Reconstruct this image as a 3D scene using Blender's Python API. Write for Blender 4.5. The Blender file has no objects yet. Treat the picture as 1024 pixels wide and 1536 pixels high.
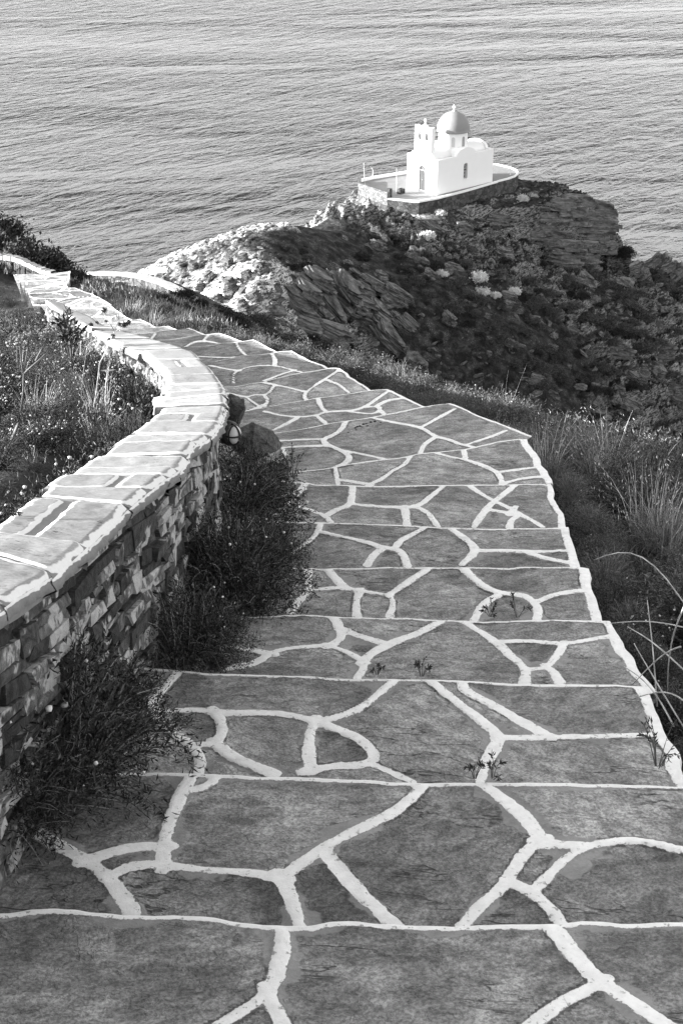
import bpy, bmesh, math, random
import numpy as np
from mathutils import Vector, Matrix
random.seed(7)
RNG = np.random.default_rng(11)
SC = bpy.context.scene
COL = SC.collection
PI = math.pi

# ------------------------------------------------------------------ camera
LENS = 55.0
F = LENS / 36.0 * 1536.0
PITCH = math.radians(26.0)
CP, SP = math.cos(PITCH), math.sin(PITCH)
SEA_Z = -60.0
cam_d = bpy.data.cameras.new('camera')
cam = bpy.data.objects.new('camera', cam_d)
COL.objects.link(cam)
cam.location = (0, 0, 0)
cam.rotation_euler = (PI / 2 - PITCH, 0, 0)
cam_d.lens = LENS
cam_d.sensor_fit = 'VERTICAL'
cam_d.sensor_height = 36.0
cam_d.sensor_width = 24.0
cam_d.clip_start = 0.05
cam_d.clip_end = 60000
SC.camera = cam


def ray(px, py):
    a = (px - 512.0) / F
    b = (768.0 - py) / F
    return np.array([a, CP + b * SP, -SP + b * CP])


def at_z(px, py, z):
    d = ray(px, py)
    return d * (z / d[2])


def at_y(px, py, y):
    d = ray(px, py)
    return d * (y / d[1])


def G(y):
    return -1.7 - 0.25 * y


def at_g(px, py):
    d = ray(px, py)            # z = -1.7 - .25 y
    t = -1.7 / (d[2] + 0.25 * d[1])
    return d * t


# ------------------------------------------------------------------ numpy noise
_perm = np.random.default_rng(3).permutation(512).astype(np.int64)
_perm = np.concatenate([_perm, _perm, _perm])
_val = np.random.default_rng(4).random(512) * 2 - 1


def _h(ix, iy, iz):
    return _val[_perm[(_perm[(_perm[ix & 511] + (iy & 511)) & 511] + (iz & 511)) & 511]]


def vnoise(x, y, z=None):
    x = np.asarray(x, float); y = np.asarray(y, float)
    z = np.zeros_like(x) if z is None else np.asarray(z, float) + 0 * x
    ix = np.floor(x).astype(np.int64); iy = np.floor(y).astype(np.int64); iz = np.floor(z).astype(np.int64)
    fx, fy, fz = x - ix, y - iy, z - iz
    fx = fx * fx * (3 - 2 * fx); fy = fy * fy * (3 - 2 * fy); fz = fz * fz * (3 - 2 * fz)
    def L(a, b, t): return a + (b - a) * t
    c = [_h(ix + i, iy + j, iz + k) for k in (0, 1) for j in (0, 1) for i in (0, 1)]
    return L(L(L(c[0], c[1], fx), L(c[2], c[3], fx), fy), L(L(c[4], c[5], fx), L(c[6], c[7], fx), fy), fz)


def fbm(x, y, z=None, o=4, g=0.5):
    s = 0; a = 1.0; n = 0; f = 1.0
    for i in range(o):
        s = s + a * vnoise(x * f + i * 17.3, y * f + i * 9.1, None if z is None else z * f + i * 5.7)
        n += a; a *= g; f *= 2.03
    return s / n


def sstep(a, b, x):
    t = np.clip((x - a) / (b - a), 0, 1)
    return t * t * (3 - 2 * t)


def voronoi(u, v, seed=0, jit=0.85):
    """F1, F2 and a random value of the nearest cell, on a unit jittered grid"""
    iu = np.floor(u).astype(np.int64); iv = np.floor(v).astype(np.int64)
    f1 = np.full(u.shape, 9.0); f2 = np.full(u.shape, 9.0); rid = np.zeros(u.shape)
    for di in (-1, 0, 1):
        for dj in (-1, 0, 1):
            cu, cv = iu + di, iv + dj
            ju = 0.5 + 0.5 * jit * _h(cu, cv, np.full_like(cu, seed))
            jv = 0.5 + 0.5 * jit * _h(cu + 101, cv + 57, np.full_like(cu, seed))
            d = np.hypot(cu + ju - u, cv + jv - v)
            r = _h(cu + 211, cv + 31, np.full_like(cu, seed + 5))
            closer = d < f1
            f2 = np.where(closer, f1, np.minimum(f2, d))
            rid = np.where(closer, r, rid)
            f1 = np.where(closer, d, f1)
    return f1, f2, rid


# ------------------------------------------------------------------ mesh helpers
def mesh_np(name, verts, polys, mat=None, parent=None, attrs=None, smooth=True, link=True, mats=None):
    """polys: list of integer arrays, each (n, k)"""
    me = bpy.data.meshes.new(name)
    verts = np.asarray(verts, np.float32)
    me.vertices.add(len(verts))
    me.vertices.foreach_set('co', verts.ravel())
    polys = [np.asarray(p, np.int32) for p in polys if len(p)]
    nl = sum(p.size for p in polys); npoly = sum(len(p) for p in polys)
    me.loops.add(nl); me.polygons.add(npoly)
    me.loops.foreach_set('vertex_index', np.concatenate([p.ravel() for p in polys]))
    st = []; c = 0
    for p in polys:
        st.append(c + np.arange(len(p)) * p.shape[1]); c += p.size
    me.polygons.foreach_set('loop_start', np.concatenate(st).astype(np.int32))
    me.polygons.foreach_set('use_smooth', np.full(npoly, smooth))
    if mats:
        me.polygons.foreach_set('material_index', np.concatenate([np.full(len(p), k) for p, k in zip(polys, mats[1])]).astype(np.int32))
        for m_ in mats[0]: me.materials.append(m_)
    me.update(calc_edges=True)
    me.validate()
    if attrs:
        for k, a in attrs.items():
            at = me.attributes.new(k, 'FLOAT', 'POINT')
            at.data.foreach_set('value', np.asarray(a, np.float32))
    if mat:
        me.materials.append(mat)
    if not link:
        return me
    return obj(name, me, parent)


def obj(name, me, parent=None):
    o = bpy.data.objects.new(name, me)
    COL.objects.link(o)
    if parent is not None:
        o.parent = parent
    return o


def tag(o, label=None, cat=None, group=None, kind=None):
    if label: o['label'] = label
    if cat: o['category'] = cat
    if group: o['group'] = group
    if kind: o['kind'] = kind
    return o


def thing(name, label, cat, loc=(0, 0, 0), rz=0.0, group=None):
    o = bpy.data.objects.new(name, None)
    o.empty_display_size = 0.1
    COL.objects.link(o)
    o.location = loc; o.rotation_euler = (0, 0, rz)
    return tag(o, label, cat, group)


def copy_tree(o, parent=None):
    kids = [c for c in o.children]
    c = o.copy(); COL.objects.link(c); c.parent = parent
    for k in kids:
        copy_tree(k, c)
    return c


def grid_faces(nu, nv, off=0):
    i = np.arange(nu - 1)[:, None] * nv + np.arange(nv - 1)[None, :]
    i = i.ravel() + off
    return np.stack([i, i + nv, i + nv + 1, i + 1], 1)


class MB:
    """collects simple solids, links them as one mesh"""
    def __init__(s): s.v = []; s.f = []

    def add(s, vs, fs):
        b = len(s.v); s.v += [tuple(map(float, p)) for p in vs]; s.f += [[b + i for i in f] for f in fs]

    def box(s, x0, x1, y0, y1, z0, z1):
        s.add([(x0, y0, z0), (x1, y0, z0), (x1, y1, z0), (x0, y1, z0), (x0, y0, z1), (x1, y0, z1), (x1, y1, z1), (x0, y1, z1)],
              [(3, 2, 1, 0), (4, 5, 6, 7), (0, 1, 5, 4), (1, 2, 6, 5), (2, 3, 7, 6), (3, 0, 4, 7)])

    def prism(s, pts, d0, d1, axis='y'):
        """outline pts (a, z) extruded along an axis"""
        n = len(pts)
        def P(a, z, d): return (a, d, z) if axis == 'y' else ((d, a, z) if axis == 'x' else (a, z, d))
        s.add([P(a, z, d0) for a, z in pts] + [P(a, z, d1) for a, z in pts],
              [list(range(n)), list(range(2 * n - 1, n - 1, -1))] + [(i, i + n, (i + 1) % n + n, (i + 1) % n) for i in range(n)])

    def lathe(s, prof, n=24, c=(0, 0, 0), a0=0.0):
        b = len(s.v)
        for r, z in prof:
            for k in range(n):
                t = a0 + 2 * PI * k / n
                s.v.append((c[0] + r * math.cos(t), c[1] + r * math.sin(t), c[2] + z))
        for i in range(len(prof) - 1):
            for k in range(n):
                k2 = (k + 1) % n
                s.f.append([b + i * n + k, b + i * n + k2, b + (i + 1) * n + k2, b + (i + 1) * n + k])
        s.f.append([b + k for k in range(n - 1, -1, -1)])
        s.f.append([b + (len(prof) - 1) * n + k for k in range(n)])

    def tube(s, pts, rad, n=5):
        pts = [Vector(p) for p in pts]
        b = len(s.v)
        for i, p in enumerate(pts):
            d = (pts[min(i + 1, len(pts) - 1)] - pts[max(i - 1, 0)]).normalized()
            u = d.cross(Vector((0.13, 0.31, 1)) if abs(d.z) < .95 else Vector((1, 0.2, 0))).normalized(); w = d.cross(u)
            r = rad[i] if isinstance(rad, (list, tuple)) else rad
            for k in range(n):
                t = 2 * PI * k / n
                s.v.append(tuple(p + u * (r * math.cos(t)) + w * (r * math.sin(t))))
        for i in range(len(pts) - 1):
            for k in range(n):
                k2 = (k + 1) % n
                s.f.append([b + i * n + k, b + i * n + k2, b + (i + 1) * n + k2, b + (i + 1) * n + k])
        s.f.append([b + k for k in range(n - 1, -1, -1)])
        s.f.append([b + (len(pts) - 1) * n + k for k in range(n)])

    def build(s, name, mat, parent=None, bevel=0, smooth=False, seg=2):
        me = bpy.data.meshes.new(name)
        me.from_pydata(s.v, [], s.f)
        bm = bmesh.new(); bm.from_mesh(me)
        bmesh.ops.recalc_face_normals(bm, faces=bm.faces)
        if bevel:
            es = [e for e in bm.edges if len(e.link_faces) == 2 and e.calc_face_angle(0) > 0.5]
            bmesh.ops.bevel(bm, geom=es, offset=bevel, segments=seg, affect='EDGES', clamp_overlap=True)
        bm.to_mesh(me); bm.free()
        for p in me.polygons: p.use_smooth = smooth
        me.materials.append(mat)
        return obj(name, me, parent)


# ------------------------------------------------------------------ materials (the photograph is black and white)
class NT:
    def __init__(s, name):
        s.m = bpy.data.materials.new(name); s.m.use_nodes = True
        s.t = s.m.node_tree; s.b = s.t.nodes['Principled BSDF']
        s.b.inputs['Specular IOR Level'].default_value = 0.25

    def n(s, typ, **kw):
        nd = s.t.nodes.new(typ)
        for k, v in kw.items():
            if k in nd.inputs: s._in(nd.inputs[k], v)
            else: setattr(nd, k, v)
        return nd

    def _in(s, sock, v):
        if hasattr(v, 'is_output') or isinstance(v, bpy.types.NodeSocket): s.t.links.new(v, sock)
        elif sock.type == 'RGBA' and isinstance(v, (int, float)): sock.default_value = (v, v, v, 1)
        else: sock.default_value = v

    def math(s, op, a, b=0.0, c=None, clamp=False):
        nd = s.t.nodes.new('ShaderNodeMath'); nd.operation = op; nd.use_clamp = clamp
        s._in(nd.inputs[0], a); s._in(nd.inputs[1], b)
        if c is not None: s._in(nd.inputs[2], c)
        return nd.outputs[0]

    def ramp(s, fac, lo, hi, a=0.0, b=1.0):
        nd = s.t.nodes.new('ShaderNodeMapRange'); nd.interpolation_type = 'SMOOTHSTEP'
        s._in(nd.inputs[0], fac)
        for i, v in ((1, lo), (2, hi), (3, a), (4, b)): s._in(nd.inputs[i], v)
        return nd.outputs[0]

    def mixf(s, fac, a, b):
        nd = s.t.nodes.new('ShaderNodeMix'); nd.data_type = 'FLOAT'
        s._in(nd.inputs[0], fac); s._in(nd.inputs[2], a); s._in(nd.inputs[3], b)
        return nd.outputs[0]

    def attr(s, name):
        nd = s.t.nodes.new('ShaderNodeAttribute'); nd.attribute_name = name
        return nd.outputs['Fac']

    def coord(s, scale=(1, 1, 1), rot=(0, 0, 0), kind='Object'):
        tc = s.t.nodes.new('ShaderNodeTexCoord'); out = tc.outputs[kind]
        for key, val in (('Rotation', rot), ('Scale', scale)):      # turn first, then stretch
            if key == 'Rotation' and not any(val): continue
            mp = s.t.nodes.new('ShaderNodeMapping'); s.t.links.new(out, mp.inputs[0])
            mp.inputs[key].default_value = val; out = mp.outputs[0]
        return out

    def noise(s, vec, scale, detail=4, rough=0.55, dist=0.0):
        nd = s.t.nodes.new('ShaderNodeTexNoise')
        s.t.links.new(vec, nd.inputs['Vector'])
        nd.inputs['Scale'].default_value = scale; nd.inputs['Detail'].default_value = detail
        nd.inputs['Roughness'].default_value = rough; nd.inputs['Distortion'].default_value = dist
        return nd.outputs['Fac']

    def vor(s, vec, scale, feature='F1', out='Distance', rand=1.0):
        nd = s.t.nodes.new('ShaderNodeTexVoronoi'); nd.feature = feature
        s.t.links.new(vec, nd.inputs['Vector']); nd.inputs['Scale'].default_value = scale
        nd.inputs['Randomness'].default_value = rand
        return nd.outputs[out]

    def color(s, v):
        s._in(s.b.inputs['Base Color'], v)

    def bump(s, h, strength=0.5, dist=0.01):
        nd = s.t.nodes.new('ShaderNodeBump'); nd.inputs['Strength'].default_value = strength
        nd.inputs['Distance'].default_value = dist
        s.t.links.new(h, nd.inputs['Height']); s.t.links.new(nd.outputs[0], s.b.inputs['Normal'])
        return nd

    def rough(s, v): s._in(s.b.inputs['Roughness'], v)


def plain(name, v, rough=0.8, var=0.15, scale=8, bump=0.0, bd=0.01):
    t = NT(name)
    co = t.coord()
    n = t.noise(co, scale, 5)
    t.color(t.mixf(n, v * (1 - var), v * (1 + var)))
    t.rough(rough)
    if bump: t.bump(n, bump, bd)
    return t.m


# ------------------------------------------------------------------ light: low sun from the left, monochrome sky
SUN_EL = math.radians(13.0)
SUN_AZ = math.radians(-94.0)       # from +Y, clockwise positive
sx, sy, sz = math.cos(SUN_EL) * math.sin(SUN_AZ), math.cos(SUN_EL) * math.cos(SUN_AZ), math.sin(SUN_EL)
sun_d = bpy.data.lights.new('sun', 'SUN'); sun_d.energy = 3.6; sun_d.angle = math.radians(0.5)
sun_d.color = (1, 1, 1)
sun = bpy.data.objects.new('sun', sun_d); COL.objects.link(sun)
sun.rotation_euler = Vector((sx, sy, sz)).to_track_quat('Z', 'Y').to_euler()
w = bpy.data.worlds.new('World'); SC.world = w; w.use_nodes = True
nt = w.node_tree
bg = nt.nodes['Background']
sky = nt.nodes.new('ShaderNodeTexSky'); sky.sky_type = 'NISHITA'; sky.sun_disc = False
sky.sun_elevation = SUN_EL; sky.sun_rotation = SUN_AZ
bw = nt.nodes.new('ShaderNodeRGBToBW')
nt.links.new(sky.outputs[0], bw.inputs[0]); nt.links.new(bw.outputs[0], bg.inputs[0])
bg.inputs[1].default_value = 0.13
SC.view_settings.view_transform = 'Standard'; SC.view_settings.look = 'None'
SC.view_settings.gamma = 1.0
SC.view_settings.exposure = 2.5
SC.cycles.max_bounces = 6
SC.cycles.use_denoising = True
SC.cycles.denoising_prefilter = 'NONE'
# ------------------------------------------------------------------ traced plan of the stepped path: nosings (level front edges) read off the photograph
NOS = [
 [(-300,1370),(0,1367),(60,1360),(150,1367),(300,1371),(400,1383),(440,1386),(512,1377),(580,1384),(640,1386),(690,1389),(770,1384),(850,1382),(1024,1378),(1180,1376)],
 [(0,1150),(150,1157),(210,1157),(330,1160),(512,1165),(600,1171),(640,1174),(720,1172),(880,1174),(1005,1176),(1060,1178)],
 [(100,992),(240,1000),(280,1004),(330,1008),(450,1012),(512,1017),(610,1016),(700,1019),(780,1024),(900,1024),(968,1026)],
 [(250,908),(335,920),(390,926),(440,921),(512,923),(640,928),(670,931),(740,931),(810,927),(908,931)],
 [(300,850),(450,850),(500,851),(573,850),(654,850),(700,848),(740,851),(766,852),(780,850),(867,849),(880,853)],
 [(340,778),(428,782),(492,783),(548,785),(620,787),(675,791),(761,792),(849,791)],
 [(340,716),(400,719),(421,721),(456,722),(470,726),(507,727),(553,728),(600,728),(695,726),(750,726),(824,725)],
 [(340,713),(440,707),(496,701),(517,697),(548,692),(585,687),(600,685.5),(628,680),(647,677),(677,675),(705,672),(731,664),(773,658.4),(789,658)],
 [(340,659),(416,647.5),(468,640),(488,635.7),(521,630),(552,626),(576,621),(600,617),(621,612),(647,608),(671,604.5)],
 [(340,621),(367,616),(398,610),(437,603),(460,600),(473,596),(499,593),(524,590),(544,586),(559,584),(578,583)],
 [(339,581),(378,575),(392,573),(410,568),(440,560),(454,558),(478,554),(500,551),(507,552)],
 [(313,543),(347,536),(366,532),(386,532),(405,530),(417,527),(435,526)],
 [(300,520),(325,515),(353,513),(379,509)],
 [(246,510),(277,505),(302,502),(312,501),(331,500)],
 [(200,502),(222,500),(245,496),(281,492)],
 [(179,494),(225,491),(240,490),(251,489)],
 [(150,486),(193,480),(210,478)],
 [(120,485),(154,479),(180,471)],
 [(85,468),(105,466),(140,461),(163,457)],
 [(60,457),(84,454),(117,448),(145,445)],
 [(40,434),(84,432.5),(112,431.5)],
 [(36,427),(76,426.6),(98,425.6)],
 [(30,420),(74,420),(96,417)],
 [(20,411),(78,410),(106,406)],
]
ZREF = [(512,1378),(512,1165),(512,1017),(512,924),(560,850),(600,787),(600,728),(560,690),(520,630),(470,598),(420,566),(370,533),(335,516),(285,504),(235,499),(225,491),(180,483),(150,480),(120,464),(100,451),(80,433),(75,427),(75,420),(75,411)]
ZN = [float(at_g(*p)[2]) for p in ZREF]
for i in range(1, len(ZN)):
    ZN[i] = min(ZN[i], ZN[i - 1] - 0.05)
NOS3 = [np.array([at_z(px, py, z) for px, py in pl]) for pl, z in zip(NOS, ZN)]

# white painted joints on each tread
JOINTS = {
0: [[(413,1388),(425,1400),(423,1430),(415,1465),(403,1490),(380,1507),(345,1528),(320,1545),(260,1575)],
    [(403,1490),(412,1510),(420,1530),(430,1560)],
    [(825,1388),(845,1415),(870,1445),(900,1475),(940,1500),(985,1530),(1040,1570)],
    [(900,1475),(870,1490),(835,1510),(795,1540),(740,1580)]],
1: [[(290,1160),(275,1185),(262,1215),(248,1250),(245,1297)],
    [(325,1163),(318,1175),(300,1183),(282,1187)],
    [(48,1246),(90,1270),(130,1290),(165,1317),(195,1363)],
    [(135,1290),(175,1277),(210,1270),(245,1270)],
    [(170,1313),(190,1302),(220,1297),(250,1299),(310,1306),(370,1310),(420,1318)],
    [(420,1318),(435,1345),(447,1383)],
    [(425,1315),(450,1297),(490,1268),(540,1243),(590,1220),(620,1195),(635,1178)],
    [(490,1283),(520,1320),(550,1350),(585,1383)],
    [(725,1178),(760,1203),(790,1230),(812,1262)],
    [(812,1262),(790,1275),(770,1305),(755,1330),(725,1355),(698,1385)],
    [(812,1265),(840,1269),(868,1270)],
    [(802,1335),(830,1305),(860,1280),(890,1268),(940,1260),(980,1266),(1024,1277),(1080,1290)],
    [(768,1325),(790,1335),(810,1350),(830,1370),(840,1385)]],
2: [[(270,1005),(250,1028),(235,1045)],
    [(228,1060),(240,1080),(265,1102),(290,1122),(302,1140),(298,1158)],
    [(236,1070),(260,1066),(300,1065),(320,1069),(360,1071),(410,1070),(450,1077),(470,1082),(500,1079),(540,1065),(570,1040),(593,1020)],
    [(322,1069),(334,1085),(332,1105),(322,1118),(302,1119)],
    [(324,1117),(345,1135),(375,1148),(402,1158)],
    [(472,1082),(464,1105),(463,1130),(467,1153)],
    [(478,1085),(510,1095),(540,1108),(562,1130),(560,1143),(530,1148),(500,1149),(465,1156)],
    [(560,1147),(590,1160),(612,1170)],
    [(643,1020),(680,1050),(720,1080),(750,1105),(740,1125),(725,1150),(720,1168)],
    [(690,1020),(697,1038),(740,1058),(780,1082),(820,1103)],
    [(755,1107),(820,1107),(900,1105),(985,1103)]],
3: [[(500,925),(508,940),(514,955),(505,962),(495,967)],
    [(345,1003),(380,998),(405,983),(420,976),(460,970),(495,967)],
    [(340,973),(370,976),(405,982)],
    [(495,968),(520,977),(545,992)],
    [(514,944),(540,955),(575,965)],
    [(545,992),(560,978),(590,963),(630,950),(665,931)],
    [(545,992),(545,1005),(538,1015)],
    [(690,931),(740,960),(765,985),(790,1005),(787,1020)],
    [(746,963),(790,962),(845,967),(870,963),(895,958),(920,955)],
    [(845,968),(835,985),(820,1003),(795,1005)],
    [(820,1003),(830,1010),(836,1020)]],
4: [[(462,851),(463,880),(462,888),(450,900),(438,915)],
    [(490,853),(505,870),(515,880)],
    [(475,884),(515,881),(540,886),(580,892)],
    [(540,887),(533,905),(535,922)],
    [(585,892),(590,905),(585,922)],
    [(585,892),(605,877),(630,862),(645,851)],
    [(692,850),(710,870),(740,890),(780,892),(800,902),(808,915),(805,927)],
    [(748,893),(725,905),(712,927)],
    [(805,903),(830,892),(875,886)]],
5: [[(482,785),(475,802),(455,818),(440,828),(425,838)],
    [(485,799),(520,807),(555,815),(575,823),(595,823),(605,833),(610,848)],
    [(573,824),(560,833),(552,846)],
    [(592,822),(602,810),(625,797),(640,790)],
    [(675,792),(695,806),(712,822),(710,832),(695,845)],
    [(717,827),(760,827),(800,829),(840,827),(862,826)],
    [(795,831),(815,838),(850,844),(865,847)]],
6: [[(460,724),(450,735),(440,748),(425,765),(412,770)],
    [(452,735),(430,742),(410,747)],
    [(453,762),(475,770),(488,774),(494,781)],
    [(490,773),(505,765),(525,759),(528,745),(529,730)],
    [(530,757),(570,760),(615,761),(630,757),(645,745),(665,729)],
    [(607,762),(610,786)],
    [(625,760),(640,768),(648,778),(655,788)],
    [(703,728),(720,740),(742,752),(770,765),(790,777),(810,789)],
    [(773,727),(757,740),(740,752),(725,768),(712,788)],
    [(737,765),(765,770),(780,773),(766,780),(764,790)],
    [(765,770),(772,762)]],
7: [[(502,701),(505,715),(507,726)],
    [(510,720),(530,723),(552,727)],
    [(555,727),(575,718),(590,705),(605,698),(615,685)],
    [(650,678),(670,684),(700,690),(730,700),(748,710),(753,725)],
    [(695,675),(697,686)],
    [(752,707),(780,704),(812,700)],
    [(757,724),(785,717),(820,715)]],
8: [[(519,632),(512,645),(500,652),(484,658),(490,667),(505,672),(520,680),(525,685),(520,693),(505,699)],
    [(422,661),(450,659),(484,658)],
    [(425,671),(450,669),(490,668)],
    [(425,672),(428,685),(415,690)],
    [(517,676),(550,682),(580,688)],
    [(556,626),(590,634),(632,640),(652,654),(670,657),(690,665),(708,670)],
    [(632,640),(655,628),(680,615)],
    [(652,655),(635,665),(630,679)],
    [(703,665),(730,658),(755,649)]],
9: [[(400,618),(420,623),(445,626),(475,623),(488,617),(520,616),(535,614),(550,608),(563,600),(583,587)],
    [(447,626),(430,635),(413,643)],
    [(476,624),(488,634)],
    [(477,598),(481,610),(488,616)],
    [(525,617),(550,620),(565,619),(570,612),(570,609),(548,610)],
    [(566,610),(575,620)],
    [(568,607),(580,601),(598,599)]],
10: [[(506,557),(490,567),(465,582),(455,592),(460,599)],
    [(492,570),(508,577),(522,588)],
    [(395,574),(413,577),(435,581),(455,586)],
    [(411,578),(405,588),(395,592),(402,600),(398,608)],
    [(395,592),(380,592),(370,596),(345,591)],
    [(370,596),(385,606),(390,610)],
    [(398,605),(385,612),(370,617)]],
11: [[(408,530),(413,540),(412,547)],
    [(350,573),(350,560),(358,554),(380,549),(412,548),(435,554),(452,559)],
    [(398,570),(415,564),(440,556)],
    [(318,549),(340,553),(357,555)]],
12: [[(354,514),(360,525),(368,532)],
    [(300,535),(330,536),(348,536)]],
13: [[(277,521),(290,513),(305,511),(325,515)], [(313,502),(305,512)]],
14: [[(233,501),(228,508)]],
17: [[(140,472),(150,466),(168,466)]],
19: [[(140,461),(136,455),(150,450)], [(110,458),(125,452)]],
20: [[(105,433),(103,440),(112,447)]],
}

# ------------------------------------------------------------------ coping of the low wall: joint pairs (outer, inner) read off the photograph
CJ = [
 ((-330,1290),(-330,1050)), ((-210,1120),(-210,945)), ((-110,1000),(-130,888)),((-45,945),(-75,862)),((10,902),(-40,848)),((78,857),(-20,826)),((128,817),(-6,800)),
 ((193,756),(66,745)),((222,730),(78,729)),((250,711),(106,711)),((266,700),(122,700)),((280,681),(152,683)),((295,662),(176,665)),
 ((315,650),(200,650)),((331,631),(227,632)),((337,618),(238,619)),((341,606),(242,611)),((338,591),(246,601)),((336,583),(251,590)),
 ((333,575),(254,577)),((324,562),(253,565)),((316,548),(244,552)),((303,537),(228,538)),((291,527),(214,529)),((276,521),(204,524)),
 ((261,515.4),(192,521)),((245,510.5),(180,514)),((228,507.5),(168,507)),((208,502.5),(156,501)),((179,494),(140,493)),((160,487),(122,484)),((140,477),(104,474)),((118,467),(86,463)),((95,456),(68,451)),
]
# height of the coping over the path falls from .7 m near the camera to about .3 m at the bend far off
def zc_of(y):
    return G(y) + 0.70 - 0.38 * float(sstep(8.0, 16.0, y))


def at_coping(px, py):
    d = ray(px, py)
    lo, hi = 0.3, 60.0
    for _ in range(60):
        m = (lo + hi) / 2
        if d[2] / d[1] * m > zc_of(m): lo = m
        else: hi = m
    return d * (lo / d[1])


CO = []; CI = []
for o_, i_ in CJ:
    p = at_coping(*o_); CO.append(p); CI.append(at_z(i_[0], i_[1], p[2]))
CO = np.array(CO); CI = np.array(CI)


def xwall(y):
    yy = CO[:, 1]; k = np.argsort(yy)
    return float(np.interp(y, yy[k], CO[k, 0]))


if __name__ == '__main__' and False:
    pass
# ------------------------------------------------------------------ the paved path: real treads and risers, built tread by tread
def resample(P, n, wob=0.0):
    P = np.asarray(P, float)
    s = np.concatenate([[0], np.cumsum(np.hypot(*np.diff(P[:, :2], axis=0).T))])
    t = np.linspace(0, s[-1], n)
    return np.stack([np.interp(t, s, P[:, k]) for k in range(P.shape[1])], 1)


def chaikin(P, it=2):
    P = np.asarray(P, float)
    for _ in range(it):
        if len(P) < 3: break
        Q = 0.75 * P[:-1] + 0.25 * P[1:]; R = 0.25 * P[:-1] + 0.75 * P[1:]
        P = np.concatenate([P[:1], np.stack([Q, R], 1).reshape(-1, P.shape[1])[1:-1], P[-1:]])
    return P


def seg_dist(X, Y, P):
    d = np.full(X.shape, 9.0)
    for a, b in zip(P[:-1], P[1:]):
        ab = b - a; L2 = max(1e-12, ab @ ab)
        t = np.clip(((X - a[0]) * ab[0] + (Y - a[1]) * ab[1]) / L2, 0, 1)
        d = np.minimum(d, np.hypot(X - a[0] - t * ab[0], Y - a[1] - t * ab[1]))
    return d


TREAD_SLOPE = 0.09
# where each tread's right margin comes out from under the step above it
QR = {2: (1022, 1172), 3: (962, 1020), 4: (900, 925), 5: (868, 848), 6: (842, 788), 7: (820, 722), 8: (776, 656), 9: (628, 609), 10: (545, 584), 11: (480, 552), 12: (412, 528), 13: (357, 511),
      14: (305, 501), 15: (264, 493), 16: (230, 489), 17: (194, 477), 18: (179, 469), 19: (163, 456), 20: (138, 444)}
edges = []
for k, P in enumerate(NOS3):
    P = P.copy()
    xl = xwall(P[0, 1]) - 0.10 if P[0, 1] < 18.5 else P[0, 0]
    if xl < P[0, 0] - 0.02:
        P = np.concatenate([[[xl, P[0, 1] - 0.02, P[0, 2]]], P])
    edges.append(P)
def back(P, dy, dz):
    Q = P.copy(); Q[:, 1] -= dy; Q[:, 2] += dz; return Q
e0 = np.array([[-1.0, 1.95, 0], [-.3, 1.97, 0], [.3, 1.94, 0], [1.05, 1.96, 0]]); e0[:, 2] = -2.19
em = np.array([[-1.0, 1.05, 0], [.2, 1.08, 0], [1.05, 1.06, 0]]); em[:, 2] = -1.97
en = np.array([[-1.0, -1.4, 0], [1.05, -1.4, 0]]); en[:, 2] = -1.7
en2 = np.array([[-1.0, -2.5, 0], [1.05, -2.5, 0]]); en2[:, 2] = -1.7
EDG = [en, em, e0] + edges          # tread j runs from EDG[j-1] (upper, near) to EDG[j] (lower, far)
KOFF = 3
PV = []; PF = []; A_s = []; A_tone = []; A_edge = []; nv0 = 0
RIGHT = []
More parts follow.
